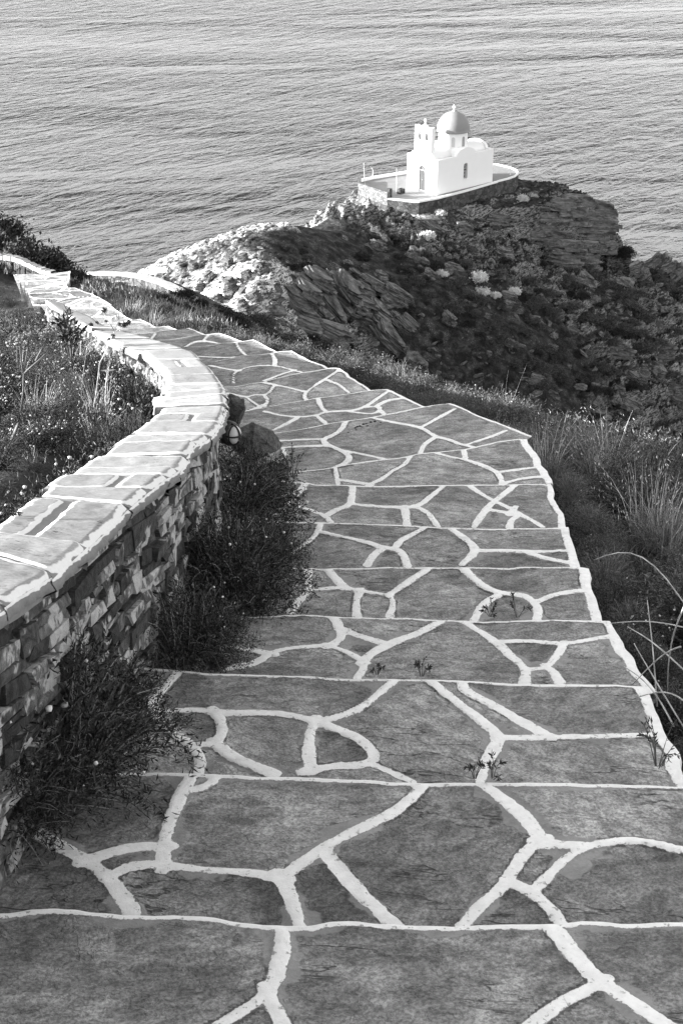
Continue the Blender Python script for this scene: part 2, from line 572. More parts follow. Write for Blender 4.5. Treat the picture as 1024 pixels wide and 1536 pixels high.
for j in range(1, len(EDG)):
    Pn, Pf = chaikin(EDG[j - 1], 1), chaikin(EDG[j], 1)
    k = j - KOFF
    z = Pf[0, 2]
    if k in QR:
        q = at_z(QR[k][0], QR[k][1], z + .03)[:2]; e = Pf[-1, :2]; dq = q - e
        a0_, a1_ = Pn[-1, :2], Pn[-3, :2]; da = a0_ - a1_
        den = dq[0] * da[1] - dq[1] * da[0]
        s_q = ((a0_[0] - e[0]) * da[1] - (a0_[1] - e[1]) * da[0]) / den if abs(den) > 1e-6 else 1.0
        rn = e + dq * float(np.clip(s_q, 1.0, 1.0 + .13 / max(.05, np.hypot(*dq))))
        fr_ = np.linspace(0, 1, len(Pn)) ** 5
        Pn = Pn.copy(); Pn[:, :2] += (rn - Pn[-1, :2])[None] * fr_[:, None]
    ymid = max(1.5, Pf[:, 1].mean())
    res = max(0.010, 0.0019 * ymid)
    w_ = max(np.ptp(Pf[:, 0]), np.ptp(Pn[:, 0])); ln = max(0.1, np.hypot(*(Pf.mean(0) - Pn.mean(0))[:2]))
    nu = int(w_ / res) + 2; nvv = int(ln / res) + 3
    A = resample(Pn, nu); B = resample(Pf, nu)
    # wavy hand-made front edge
    B[:, 1] += 0.010 * fbm(B[:, 0] * 9, np.full(nu, j * 3.3), o=3)
    if j > 1: A[:, 1] += 0.010 * fbm(A[:, 0] * 9, np.full(nu, (j - 1) * 3.3), o=3)
    v = np.linspace(0, 1, nvv)
    X = A[:, None, 0] * (1 - v) + B[:, None, 0] * v
    Y = A[:, None, 1] * (1 - v) + B[:, None, 1] * v
    # uneven right margin
    rag = 0.030 * fbm(Y[-1] * 5, np.full(nvv, 3.7), o=3)
    fr = np.linspace(0, 1, nu)[:, None]
    X = X + (fr ** 8) * rag[None, :]
    dfar = np.hypot(X - B[:, None, 0], Y - B[:, None, 1])
    # painted joints
    nx_, ny_ = X.shape
    S = np.full(X.shape, 0.5)
    for ln_i, pl in enumerate(JOINTS.get(k, [])):
        Q = []
        for px, py in pl:          # onto the tread's own plane
            d = ray(px, py); t0 = z / d[2]
            for _ in range(3):
                q = d * t0
                yf = np.interp(q[0], B[:, 0], B[:, 1])
                t0 = (z + TREAD_SLOPE * max(-.2, yf - q[1])) / d[2]
            Q.append(d * t0)
        Q = chaikin(np.array(Q)[:, :2], 2)
        e_a = Q[0] - Q[1]; e_b = Q[-1] - Q[-2]
        Q = np.concatenate([[Q[0] + e_a / np.linalg.norm(e_a) * .022], Q, [Q[-1] + e_b / np.linalg.norm(e_b) * .022]])
        hw = (0.0185 + 0.003 * ((ln_i * 7 + k * 3) % 5 - 2) / 2) * float(np.interp(ymid, [2, 5, 9, 14], [1.08, .95, .90, .95]))
        S = np.minimum(S, seg_dist(X, Y, Q) - hw)
    if k < 0 or k > 15:   # paving outside the traced part
        f1, f2, rid = voronoi(X * 1.9 + j, Y * 2.2, seed=j)
        S = np.minimum(S, (f2 - f1) * 0.25 - 0.022)
    S = S - .0080 * fbm(X * 6 + 3, Y * 6, o=3)
    nosing = dfar - 0.029
    rightb = seg_dist(X, Y, np.stack([X[-1], Y[-1]], 1)) - (0.036 + 0.020 * fbm(Y * 4, Y * 0 + 8, o=2)) * (1.0 if k < 8 else 0.6)
    S = np.minimum(S, np.minimum(nosing, rightb))
    # slab labels: cells the paint does not cross
    lab = np.zeros(S.shape, int); cur = 0
    free = S > 0
    tone = np.zeros(S.shape)
    st = random.Random(j * 13 + 5)
    for i0 in range(nx_):
        for j0 in range(ny_):
            if free[i0, j0] and not lab[i0, j0]:
                cur += 1; stack = [(i0, j0)]; lab[i0, j0] = cur
                tv = st.uniform(-1, 1)
                while stack:
                    a, b = stack.pop(); tone[a, b] = tv
                    for a2, b2 in ((a + 1, b), (a - 1, b), (a, b + 1), (a, b - 1)):
                        if 0 <= a2 < nx_ and 0 <= b2 < ny_ and free[a2, b2] and not lab[a2, b2]:
                            lab[a2, b2] = cur; stack.append((a2, b2))
    rel = 0.006 * fbm(X * 3 + tone * 5, Y * 4, o=3) + 0.004 * tone * sstep(0, .03, S) + 0.0035 * fbm(X * 14, Y * 26, o=3) * sstep(0, .02, S)
    rel = rel * sstep(0, .03, dfar) + 0.003 * sstep(.004, -.004, S)
    Z = z + TREAD_SLOPE * dfar + rel
    Z = Z - 0.010 * sstep(0.018, 0.0, dfar)       # worn front edge
    PV.append(np.stack([X, Y, Z], -1).reshape(-1, 3)); PF.append(grid_faces(nx_, ny_, nv0)[:, ::-1])
    A_s.append(S.ravel()); A_tone.append(tone.ravel()); nv0 += nx_ * ny_
    RIGHT.append(np.stack([X[-1], Y[-1], Z[-1]], 1))
    # riser under the front edge, down to below the next tread
    if j < len(EDG) - 1:
        drop = np.array([0, 0.012, 0.035, 0.09, max(0.2, z - EDG[j + 1][0, 2] + 0.06)])
        Rr = np.repeat(np.stack([B[:, 0], Y[:, -1], Z[:, -1]], 1)[:, None, :], 5, 1).copy()
        Rr[:, :, 0] = X[:, -1][:, None]
        Rr[:, :, 2] -= drop[None, :]
        Rr[:, 1:, 1] += 0.004
        Rr[:, 2:, 1] -= 0.012 + 0.01 * fbm(Rr[:, 2:, 0] * 8, Rr[:, 2:, 2] * 20, o=2)
        PV.append(Rr.reshape(-1, 3)); PF.append(grid_faces(nu, 5, nv0)[:, ::-1])
        A_s.append(np.tile(np.array([-.02, -.012, .004, .05, .2]), nu)); A_tone.append(np.repeat(fbm(B[:, 0] * 2, B[:, 0] * 0 + j), 5)); nv0 += nu * 5
    # skirt on the right side
    R = RIGHT[-1]; m = len(R)
    dr = np.array([0, .02, .06, .14, .45])
    K = np.repeat(R[:, None, :], 5, 1).copy(); K[:, :, 2] -= dr[None]; K[:, 1:, 0] += 0.006
    K[:, 2:, 0] += -0.02 + 0.03 * fbm(K[:, 2:, 1] * 7, K[:, 2:, 2] * 9, o=3)
    PV.append(K.reshape(-1, 3)); PF.append(grid_faces(m, 5, nv0)[:, ::-1])
    wl = 0.02 * fbm(R[:, 1] * 6, R[:, 1] * 0, o=2)
    A_s.append((np.array([-.03, -.02, -.006, .03, .2])[None] + wl[:, None]).ravel()); A_tone.append(np.zeros(m * 5)); nv0 += m * 5
PV = np.concatenate(PV)

# material: schist slabs, grey mortar margins, hand painted white joints
t = NT('paved_schist')
co = t.coord()
S_ = t.attr('joint'); T_ = t.attr('tone')
# each slab has its own piece of stone: shift and turn the pattern by the slab's value
cmb = t.n('ShaderNodeCombineXYZ'); t.t.links.new(t.math('MULTIPLY', T_, 37.0), cmb.inputs[0]); t.t.links.new(t.math('MULTIPLY', T_, 23.0), cmb.inputs[1])
vr = t.n('ShaderNodeVectorRotate'); vr.rotation_type = 'Z_AXIS'; t.t.links.new(co, vr.inputs['Vector']); t.t.links.new(t.math('MULTIPLY', T_, .9), vr.inputs['Angle'])
va = t.n('ShaderNodeVectorMath'); va.operation = 'ADD'; t.t.links.new(vr.outputs[0], va.inputs[0]); t.t.links.new(cmb.outputs[0], va.inputs[1])
mp_ = t.n('ShaderNodeMapping'); mp_.inputs['Scale'].default_value = (1, 1.7, 1.7); t.t.links.new(va.outputs[0], mp_.inputs[0])
cs = mp_.outputs[0]
streak = t.noise(cs, 13, 8, 0.72, 0.5)
fine = t.noise(co, 110, 4, 0.7, 0.3)
big = t.noise(va.outputs[0], 2.6, 5, 0.62, 0.4)
edge_n = t.noise(co, 26, 4, 0.6)
mort_n = t.noise(co, 5.5, 3, 0.55)
paint_edge = t.math('ADD', S_, t.math('MULTIPLY', t.math('SUBTRACT', edge_n, 0.5), 0.017))
paint_edge = t.math('ADD', paint_edge, t.math('MULTIPLY', t.math('SUBTRACT', fine, 0.5), 0.010))
paint = t.ramp(paint_edge, 0.0015, -0.0015)
chip = t.ramp(t.noise(t.coord((1, 1, 1)), 60, 3, 0.6), 0.60, 0.66)
chip = t.math('MULTIPLY', chip, t.ramp(S_, -0.020, -0.002))
paint = t.math('MULTIPLY', paint, t.math('SUBTRACT', 1.0, t.math('MULTIPLY', chip, 0.8)))
mw = t.ramp(mort_n, 0.46, 0.78, 0.0, 0.055)
mort = t.ramp(t.math('SUBTRACT', t.math('ADD', S_, t.math('MULTIPLY', t.math('SUBTRACT', edge_n, .5), .02)), mw), 0.007, -0.004)
stone = t.math('ADD', 0.232, t.math('MULTIPLY', T_, 0.078))
stone = t.math('MULTIPLY', stone, t.ramp(streak, 0.30, 0.70, 0.55, 1.45))
stone = t.math('MULTIPLY', stone, t.ramp(fine, 0.34, 0.66, 0.62, 1.38))
stone = t.math('MULTIPLY', stone, t.ramp(big, 0.32, 0.68, 0.68, 1.25))
# cleft layers: flakes with crisp edges, each at its own level
pl1 = t.noise(va.outputs[0], 3.4, 6, 0.60, 0.25); pl2 = t.noise(cs, 5.2, 6, 0.62, 0.2)
lay = t.math('ADD', t.math('ADD', t.ramp(pl1, .455, .465), t.ramp(pl1, .54, .55)), t.math('ADD', t.ramp(pl2, .43, .44), t.ramp(pl2, .56, .57)))
stone = t.math('MULTIPLY', stone, t.ramp(lay, 0, 4, .80, 1.2))
pale = t.ramp(t.noise(co, 4.3, 5, 0.62, 0.5), 0.60, 0.68)
stone = t.mixf(t.math('MULTIPLY', pale, .5), stone, t.math('MULTIPLY', stone, 1.45))
# flaked dark cracks running with the bedding
ck = t.math('ABSOLUTE', t.math('SUBTRACT', t.noise(t.coord((1.0, 4.2, 4.2), (0, 0, .16)), 2.4, 4, 0.55, 0.35), 0.5))
crack = t.math('MULTIPLY', t.ramp(ck, 0.012, 0.003), t.ramp(t.noise(co, 3.1, 2), 0.53, 0.62))
stone = t.mixf(t.math('MULTIPLY', crack, .75), stone, 0.025)
mortc = t.math('MULTIPLY', t.math('MULTIPLY', t.mixf(fine, 0.17, 0.31), t.ramp(streak, .3, .7, .85, 1.15)), t.ramp(big, .3, .7, .85, 1.15))
base = t.mixf(mort, stone, mortc)
dirt = t.ramp(t.noise(co, 9, 5, .65), .58, .75)
white = t.mixf(t.math('MULTIPLY', dirt, .55), t.math('MULTIPLY', t.mixf(fine, 0.74, 0.86), t.ramp(edge_n, .3, .7, .90, 1.04)), 0.42)
t.color(t.mixf(paint, base, white))
t.rough(t.mixf(paint, 0.78, 0.85))
h = t.math('ADD', t.math('ADD', t.math('MULTIPLY', streak, 0.6), t.math('MULTIPLY', fine, 0.30)), t.math('MULTIPLY', lay, .22))
h = t.math('SUBTRACT', h, t.math('MULTIPLY', crack, 0.8))
h = t.mixf(mort, h, t.math('ADD', 0.42, t.math('MULTIPLY', fine, .2)))
h = t.mixf(paint, h, t.math('ADD', 0.75, t.math('MULTIPLY', fine, 0.15)))
t.bump(h, 0.9, 0.012)
M_PATH = t.m
path = mesh_np('path', PV, PF, M_PATH, attrs={'joint': np.concatenate(A_s), 'tone': np.concatenate(A_tone)})
tag(path, kind='structure')


# ------------------------------------------------------------------ the low rubble wall on the left of the path with its whitewashed coping slabs
cc = (CO + CI) / 2
wall_root = thing('garden_wall', 'low rubble stone wall with whitewashed coping slabs curving along the left of the path', 'wall', (float(cc[8][0]), float(cc[8][1]), float(G(cc[8][1]))))
WL = np.array(wall_root.location)
# keep the off-screen near end at full width
for i in range(5):
    CI[i] = CO[i] + np.array([-0.29, 0.05, 0])
VV = []; FF = []; AS = []; AT = []; n0 = 0
SPLIT = {6: .66, 8: .40, 14: .48, 21: .5}
VV_side = []
for i in range(len(CO) - 1):
    a0, b0, a1, b1 = CO[i], CI[i], CO[i + 1], CI[i + 1]
    wdt = np.hypot(*(a0 - b0)[:2]); lng = max(np.hypot(*(a1 - a0)[:2]), 0.08)
    res = max(0.009, 0.0026 * a0[1])
    nu = int(wdt / res) + 3; nv = max(4, int(lng / res) + 2)
    u = np.linspace(0, 1, nu)[:, None]; v = np.linspace(0, 1, nv)[None, :]
    rr = random.Random(i * 7 + 1)
    P = ((a0[None, None] * (1 - u[..., None]) + b0[None, None] * u[..., None]) * (1 - v[..., None])
         + (a1[None, None] * (1 - u[..., None]) + b1[None, None] * u[..., None]) * v[..., None])
    um = u * wdt + 0 * v; vm = v * lng + 0 * u
    def rbox(u0, u1, v0, v1, r):
        qx = np.abs(um - (u0 + u1) / 2) - (u1 - u0) / 2 + r; qy = np.abs(vm - (v0 + v1) / 2) - (v1 - v0) / 2 + r
        return np.hypot(np.maximum(qx, 0), np.maximum(qy, 0)) + np.minimum(np.maximum(qx, qy), 0) - r
    g = 0.004
    ovi = rr.uniform(-.03, .02)
    if i in SPLIT:
        c = SPLIT[i] * wdt; gp = rr.uniform(.008, .016)
        sd = np.minimum(rbox(0, c - gp, g, lng - g, .03), rbox(c + gp, wdt, g, lng - g, .05))
    else:
        sd = rbox(0, wdt, g, lng - g, min(.03, lng * .3))
    inside = -sd + 0.006 * fbm(P[..., 0] * 25, P[..., 1] * 25, o=2)
    tone = rr.uniform(-1, 1)
    hgt = 0.008 * sstep(-0.002, 0.010, inside) + rr.uniform(-.005, .007) + rr.uniform(-.025, .025) * (vm - lng / 2) + rr.uniform(-.02, .02) * (um - wdt / 2)
    # ragged garden-side edge
    P[..., 0] += (u ** 6) * ovi * np.ones_like(v)
    P[..., 0] += (1 - u) ** 8 * rr.uniform(-.004, .005) * np.ones_like(v)
    P[..., 2] += hgt - 0.008 - 0.012 * sstep(.02, 0, um) + 0.003 * fbm(P[..., 0] * 18, P[..., 1] * 18, o=2)
    VV.append(P.reshape(-1, 3)); FF.append(grid_faces(nu, nv, n0)); AS.append(inside.ravel()); AT.append(np.full(nu * nv, tone)); n0 += nu * nv
    for col_, flip in ((0, False), (nv - 1, True)):
        K = np.repeat(P[:, col_][:, None, :], 2, 1).copy(); K[:, 1, 2] -= .06
        VV.append(K.reshape(-1, 3)); ff = grid_faces(nu, 2, n0); FF.append(ff if flip else ff[:, ::-1])
        AS.append(np.full(nu * 2, -.005)); AT.append(np.full(nu * 2, tone)); n0 += nu * 2
    for side, row, nrm in ((0, 0, 1.0), (1, nu - 1, -1.0)):
        d = np.array([0, .012, .035, .065])
        K = np.repeat(P[row][:, None, :], 4, 1).copy(); K[:, :, 2] -= d[None]
        K[:, 1:3, 0] += nrm * 0.005
        tg_ = (a1 - a0) / np.linalg.norm(a1 - a0); K[0] -= tg_ * .014; K[-1] += tg_ * .014
        K[:, 1:, 0] += nrm * 0.012 * fbm(K[:, 1:, 1] * 30, K[:, 1:, 2] * 40, o=2)
        K[:, 3, 0] -= nrm * 0.05
        VV.append(K.reshape(-1, 3)); ff = grid_faces(nv, 4, n0); FF.append(ff if side == 0 else ff[:, ::-1])
        AS.append(np.tile(np.array([.01, -.004, -.012, -.012]), nv)); AT.append(np.full(nv * 4, tone)); n0 += nv * 4
t = NT('whitewashed_coping')
co = t.coord(); S_ = t.attr('joint'); T_ = t.attr('tone')
n1 = t.noise(co, 22, 4, .6); n2 = t.noise(t.coord((1, 2, 2)), 60, 5, .65, .4); n3 = t.noise(co, 4, 4)
e = t.math('ADD', S_, t.math('MULTIPLY', t.math('SUBTRACT', n1, .5), .012))
stone = t.ramp(e, t.math('ADD', .013, t.math('MULTIPLY', t.math('SUBTRACT', n3, .5), .03)), t.math('ADD', .018, t.math('MULTIPLY', t.math('SUBTRACT', n3, .5), .03)))
paint = t.ramp(e, -0.001, 0.002)
sc_ = t.math('ADD', .262, t.math('MULTIPLY', T_, .04))
sc_ = t.math('MULTIPLY', sc_, t.ramp(n2, .25, .75, .78, 1.2))
ck = t.math('ABSOLUTE', t.math('SUBTRACT', t.noise(t.coord((1.0, 3.5, 3)), 5, 4, .6, .8), .5))
crk = t.math('MULTIPLY', t.ramp(ck, .008, .002), t.ramp(n3, .5, .56))
sc_ = t.mixf(crk, sc_, .04)
mort = t.mixf(n2, .13, .24)
c1 = t.mixf(paint, mort, t.mixf(n2, .58, .76))
t.color(t.mixf(stone, c1, sc_))
t.rough(.85)
t.bump(t.math('ADD', t.math('MULTIPLY', paint, .8), t.math('MULTIPLY', n2, .4)), .6, .006)
M_COP = t.m
mesh_np('coping', np.concatenate(VV) - WL, FF, M_COP, wall_root, {'joint': np.concatenate(AS), 'tone': np.concatenate(AT)})

# continuous mortar bed under the slabs
def bed_strip(line, inset, zs):
    L = resample(line, 400); K = np.repeat(L[:, None, :], len(zs), 1).copy()
    K[:, :, 0] -= np.array(inset)[None]; K[:, :, 2] += np.array(zs)[None]
    K[:, :, 0] += .008 * fbm(K[:, :, 1] * 25, K[:, :, 2] * 30, o=3)
    return K.reshape(-1, 3), grid_faces(400, len(zs))
bv1, bf1 = bed_strip(CO, [.06, .010, .012, .03], [-.014, -.014, -.05, -.085])
bv2, bf2 = bed_strip(CI, [-.06, -.010, -.012, -.03], [-.014, -.014, -.05, -.085])
mesh_np('mortar_bed', np.concatenate([bv1, bv2]) - WL, [bf1, bf2 + len(bv1)], plain('lime_mortar', .20, .9, .5, 18, .6, .01), wall_root)

# rubble faces
def rubble_face(line, normals, z_top, z_bot, res, cell, amp, seed):
    s = np.concatenate([[0], np.cumsum(np.hypot(*np.diff(line[:, :2], axis=0).T))])
    n = int(s[-1] / res); tt = np.linspace(0, s[-1], n)
    L = np.stack([np.interp(tt, s, line[:, k]) for k in range(2)], 1)
    tan = np.gradient(L, axis=0); tan /= np.linalg.norm(tan, axis=1)[:, None]
    nr = np.stack([tan[:, 1], -tan[:, 0]], 1) * normals
    zt = np.interp(tt, s, z_top); zb = np.interp(tt, s, z_bot)
    m = int((zt - zb).max() / res); vv = np.linspace(0, 1, m)
    Z = zt[:, None] * (1 - vv) + zb[:, None] * vv
    U = tt[:, None] + 0 * Z
    uu = U + .05 * fbm(U * 5, Z * 5, o=2); zz = Z + .04 * fbm(U * 5 + 9, Z * 5, o=2)
    zz = zz + 0.25 * uu
    f1, f2, rid = voronoi(uu / cell[0], zz / cell[1], seed)
    gap = f2 - f1
    r2 = np.modf(np.abs(rid) * 57.3)[0] - .5; r3 = np.modf(np.abs(rid) * 131.7)[0] - .5
    fu = uu / cell[0] - np.floor(uu / cell[0]) - .5; fv = zz / cell[1] - np.floor(zz / cell[1]) - .5
    D = amp * sstep(.02, .13, gap) * (0.9 + .8 * rid + 1.3 * (r2 * fu + r3 * fv)) + amp * .8 * fbm(U * 16, Z * 34, o=4)
    X = L[:, None, 0] + nr[:, None, 0] * D; Y = L[:, None, 1] + nr[:, None, 1] * D
    V = np.stack([X, Y, Z], -1).reshape(-1, 3)
    f = grid_faces(n, m)
    return V, (f[:, ::-1] if normals > 0 else f), gap.ravel(), rid.ravel()


ln = CO[:, :2].copy(); ln[:, 0] -= 0.055
zt = CO[:, 2] - 0.055
zb = np.array([G(y) - 0.15 for y in CO[:, 1]])
def rubble_stones(line, normals, z_top, depth, seed):
    rg = np.random.default_rng(seed)
    sl = np.concatenate([[0], np.cumsum(np.hypot(*np.diff(line, axis=0).T))]); S = sl[-1]
    tt = np.linspace(0, S, 900); L = np.stack([np.interp(tt, sl, line[:, k]) for k in range(2)], 1)
    tan = np.gradient(L, axis=0); tan /= np.linalg.norm(tan, axis=1)[:, None]; nr = np.stack([tan[:, 1], -tan[:, 0]], 1) * normals
    zt = np.interp(tt, sl, z_top)
    def at(u, v, d):
        u = np.clip(u, 0, S); x = np.interp(u, tt, L[:, 0]) + np.interp(u, tt, nr[:, 0]) * d; y = np.interp(u, tt, L[:, 1]) + np.interp(u, tt, nr[:, 1]) * d
        return x, y, np.interp(u, tt, zt) - v
    V = []; FQ = []; FT = []; G_ = []; T = []; n = 0; v = 0.0; row = 0
    wav = lambda u, r: .016 * float(fbm(np.array([u * 2.2]), np.array([r * .9]), o=2)[0])
    while v < depth:
        h = rg.choice([.030, .042, .055, .070, .090]) * rg.uniform(.85, 1.15); u = rg.uniform(-.2, 0)
        while u < S:
            w_ = rg.uniform(.9, 3.2) * h + .02
            hh = h
            cells = [(v, v + h)] if (h < .06 or rg.random() < .6) else [(v, v + h * rg.uniform(.4, .6))]
            if len(cells) == 1 and cells[0][1] < v + h - .01: cells.append((cells[0][1], v + h))
            for v0, v1 in cells:
                g = rg.uniform(.0005, .005); j = lambda: rg.normal() * .0065
                sk = rg.normal() * .012
                C = [(u + g + j() + sk, v0 + g + j()), (u + w_ - g + j() + sk, v0 + g + j()), (u + w_ - g + j() - sk, v1 - g + j()), (u + g + j() - sk, v1 - g + j())]
                d0 = rg.uniform(-.002, .017); dd = [d0 + rg.normal() * .0045 for _ in range(4)]
                cu, cv = sum(c[0] for c in C) / 4 + rg.normal() * .2 * h, sum(c[1] for c in C) / 4 + rg.normal() * .15 * h
                base = n
                for (a, b), d in zip(C, dd): V.append(at(a, b + wav(a, row), d))
                for (a, b), d in zip(C, dd): V.append(at(a, b + wav(a, row), -.03))
                V.append(at(cu, cv + wav(cu, row), d0 + rg.uniform(.002, .007))); n += 9
                FT += [(base + 8, base + i, base + (i + 1) % 4) for i in range(4)]
                FQ += [(base + i, base + 4 + i, base + 4 + (i + 1) % 4, base + (i + 1) % 4) for i in range(4)]
                T += [float(rg.normal() * .9)] * 9; G_ += [1.0] * 9
            u += w_
        v += h; row += 1
    return np.array(V), np.array(FQ), np.array(FT), np.array(G_), np.clip(np.array(T), -1, 1.6)


VS, FQ, FT, GS, TS = rubble_stones(ln, 1.0, zt, .86, 5)
V1, F1_, g1, r1 = rubble_face(ln, 1.0, zt, zb, 0.03, (.16, .058), .006, 3); g1 = g1 * 0; V1[:, 0] -= .016
ln2 = CI[:, :2].copy(); ln2[:, 0] += .03
V2, F2_, g2, r2 = rubble_face(ln2, -1.0, CI[:, 2] - .05, CI[:, 2] - .8, 0.03, (.17, .095), .03, 8)
t = NT('rubble_stone')
co = t.coord(); g_ = t.attr('gap'); r_ = t.attr('tone')
n1 = t.noise(co, 28, 6, .65, .3); n2 = t.noise(co, 7, 4, .6)
b_ = t.math('MAXIMUM', .03, t.math('ADD', .078, t.math('MULTIPLY', r_, .075)))
b_ = t.math('MULTIPLY', b_, t.ramp(n1, .3, .7, .4, 1.6))
pl = t.ramp(t.math('ADD', n2, t.math('MULTIPLY', r_, .10)), .53, .58)
b_ = t.mixf(t.math('MULTIPLY', pl, .8), b_, t.mixf(n1, .20, .55))
dk_ = t.ramp(t.noise(co, 11, 4, .65), .55, .63)
b_ = t.mixf(t.math('MULTIPLY', dk_, .7), b_, .02)
b_ = t.mixf(t.ramp(g_, .17, .05), b_, t.mixf(n1, .010, .05))
t.color(b_); t.rough(.9); t.bump(n1, .8, .02)
M_RUB = t.m
o_ = len(V1) + len(V2)
mesh_np('stone_face', np.concatenate([V1, V2, VS]) - WL, [F1_, F2_ + len(V1), FQ + o_, FT + o_], M_RUB, wall_root,
        {'gap': np.concatenate([g1, g2, GS]), 'tone': np.concatenate([r1, r2, TS])}, smooth=False)
# ------------------------------------------------------------------ terrain: one smooth surface through surveyed points, plus rock relief
CPTS = []
def cp(x, y, z): CPTS.append((x, y, z))
for k, e in enumerate(EDG):
    if k % 2 and k > 5: continue
    xr, yr, z = e[-1]; xl, yl = e[0, 0], e[0, 1]
    cp((xl + xr) / 2, (yl + yr) / 2, z - 0.42); cp(xr - .22, yr - .03, z - .40)
    cp(xr + .12, yr + .03, z - .24); gk = 1 - .06 * float(sstep(7.5, 9.5, yr)) * float(sstep(17, 14, yr)); cp(xr + .9, yr + .2, z - .55 * gk); cp(xr + 2.6, yr + .5, z - 1.55 * gk); cp(xr + 6, yr + .8, z - 3.8)
for i in range(0, len(CI), 2):
    x, y, z = CI[i]
    cp(x - .12, y, z - .38); cp(x - 1.2, y, z - .50); cp(x - 3.5, y, z - .80); cp(x - 8, y + .5, z - 2.2)
    xo, yo = CO[i, 0], CO[i, 1]
    cp(xo + .02, yo, G(yo) - .38)
for p in ((-6.5, 29.5, -9.0), (-8.2, 34, -10.5), (-11, 30, -9.6), (-16, 34, -12.5), (-7, 37, -12.2), (-4.5, 30, -10.4), (-12, 40, -14.5),
          (-16, 22, -8.6), (-25, 30, -15)):
    cp(*p)
for px, py, y in ((230, 470, 30), (300, 480, 26.5), (360, 500, 21.5), (250, 449, 46), (330, 492, 41), (400, 517, 35.5), (280, 470, 45), (190, 440, 51), (150, 430, 47), (430, 524, 33)):
    cp(*at_y(px, py, y))
LWP = [(100, 409, 59.5), (160, 408, 58), (200, 410, 57), (240, 420, 55), (270, 434, 52.5), (290, 447, 50), (330, 478, 46), (370, 493, 42), (400, 502, 39.5), (432, 508, 37)]
LW = np.array([at_y(*p) for p in LWP])
for p in LW: cp(p[0] + .1, p[1] - .3, p[2] - .62); cp(p[0] + 1.5, p[1] + 3.5, p[2] - 1.9)
for p in ((0, 20, -9.2), (4, 20, -11.6), (3, 28, -13.5), (2, 34, -16.5), (8, 20, -15), (10, 12, -11.5), (12, 30, -26), (5, 40, -22), (4, 50, -28), (12, 50, -36), (-6, 66, -30), (-16, 70, -30), (-24, 70, -36),
          (-8, 85, -38), (-20, 90, -44), (5, 75, -44), (20, 70, -52), (-35, 60, -42), (-30, 45, -26), (25, 40, -46), (30, 15, -32), (-45, 90, -58), (35, 90, -62), (18, 95, -54), (2, 92, -45),
          (-40, 20, -25), (14, 0, -11), (-14, 0, -4.5), (0, -10, 1), (20, -10, -12), (-20, -10, -4)):
    cp(*p)
for px, py, y in ((380, 347, 123), (430, 339, 122.4), (490, 320, 129), (540, 303, 135),
                  (300, 460, 110), (350, 470, 105.7), (380, 490, 103), (425, 488, 100), (410, 420, 107.8), (385, 385, 113.6), (330, 410, 113.5), (230, 418, 118.5),
                  (450, 440, 109.5), (470, 390, 117), (500, 430, 114.8), (500, 550, 108), (450, 520, 105.8), (600, 430, 118.8), (560, 370, 125), (600, 500, 114.4), (700, 450, 120.5),
                  (700, 350, 132.6), (640, 322, 134.5), (700, 600, 112), (850, 450, 126.5), (850, 560, 118.9), (1000, 450, 132.6), (900, 640, 116), (1024, 640, 120.7), (1024, 540, 127),
                  (850, 388, 137), (930, 372, 143), (880, 322, 144), (800, 296, 145.3), (930, 395, 142.5), (1040, 432, 142), (590, 560, 109.5), (780, 520, 118)):
    cp(*at_y(px, py, y))
# the ground falls away behind the skyline
for px, py, y, back_, dz_ in ((205, 417, 124, 5, -4), (250, 393, 122.5, 5, -4), (300, 370, 122, 5, -4), (340, 362, 122.5, 5, -4), (380, 346, 123, 5.5, -4), (430, 342, 122.4, 6, -3.4), (490, 320, 129, 6, -3.4), (530, 302, 134, 6, -4.2),
                               (960, 404, 142, 4, -4), (985, 412, 142, 4, -4), (1010, 420, 142, 4, -4), (935, 364, 143, 5, -4.5), (905, 316, 144.5, 5, -3)):
    p = at_y(px, py, y); cp(p[0], p[1] + back_, p[2] + dz_)
    if px > 950 or px < 360: cp(p[0], p[1], p[2])
# the chapel's platform stands on these
for px, py in ((537, 285), (590, 300), (628, 304), (700, 287), (765, 270), (700, 255), (600, 262)):
    p = at_z(px, py, -36.6); cp(p[0], p[1], p[2])
for p in ((-25, 136, -54), (-38, 122, -60), (-6, 149, -50), (8, 163, -60), (24, 160, -54), (30, 170, -66), (42, 152, -58), (52, 140, -64), (52, 115, -64), (38, 108, -60), (-32, 104, -58), (-12, 145, -46), (60, 100, -70), (70, 150, -72),
          (-60, 130, -72), (-60, 60, -66), (0, 190, -74), (60, 60, -70), (-70, 170, -78), (70, 190, -80), (-50, 10, -40), (60, 10, -60)):
    cp(*p)
CPTS = np.array(CPTS, float)
_c = CPTS[:, :2].copy()


def _phi(r2):
    return 0.5 * r2 * np.log(r2 + 1e-9)


def _tps_fit(c, z, lam=0.02):
    n = len(c)
    d2 = ((c[:, None] - c[None]) ** 2).sum(-1)
    A = np.zeros((n + 3, n + 3)); A[:n, :n] = _phi(d2) + lam * np.eye(n)
    A[:n, n] = 1; A[:n, n + 1:] = c; A[n, :n] = 1; A[n + 1:, :n] = c.T
    b = np.concatenate([z, np.zeros(3)])
    return np.linalg.solve(A, b)


# two fits, near (fine) and far, blended between y = 24 and 34
mn = _c[:, 1] < 62; mf = _c[:, 1] > 16
Wn = _tps_fit(_c[mn], CPTS[mn, 2]); Wf = _tps_fit(_c[mf], CPTS[mf, 2])


def _ev(W, c, x, y):
    out = np.empty(x.shape); n = len(c)
    for s in range(0, x.size, 20000):
        xs, ys = x[s:s + 20000], y[s:s + 20000]
        d2 = (xs[:, None] - c[None, :, 0]) ** 2 + (ys[:, None] - c[None, :, 1]) ** 2
        out[s:s + 20000] = _phi(d2) @ W[:n] + W[n] + W[n + 1] * xs + W[n + 2] * ys
    return out


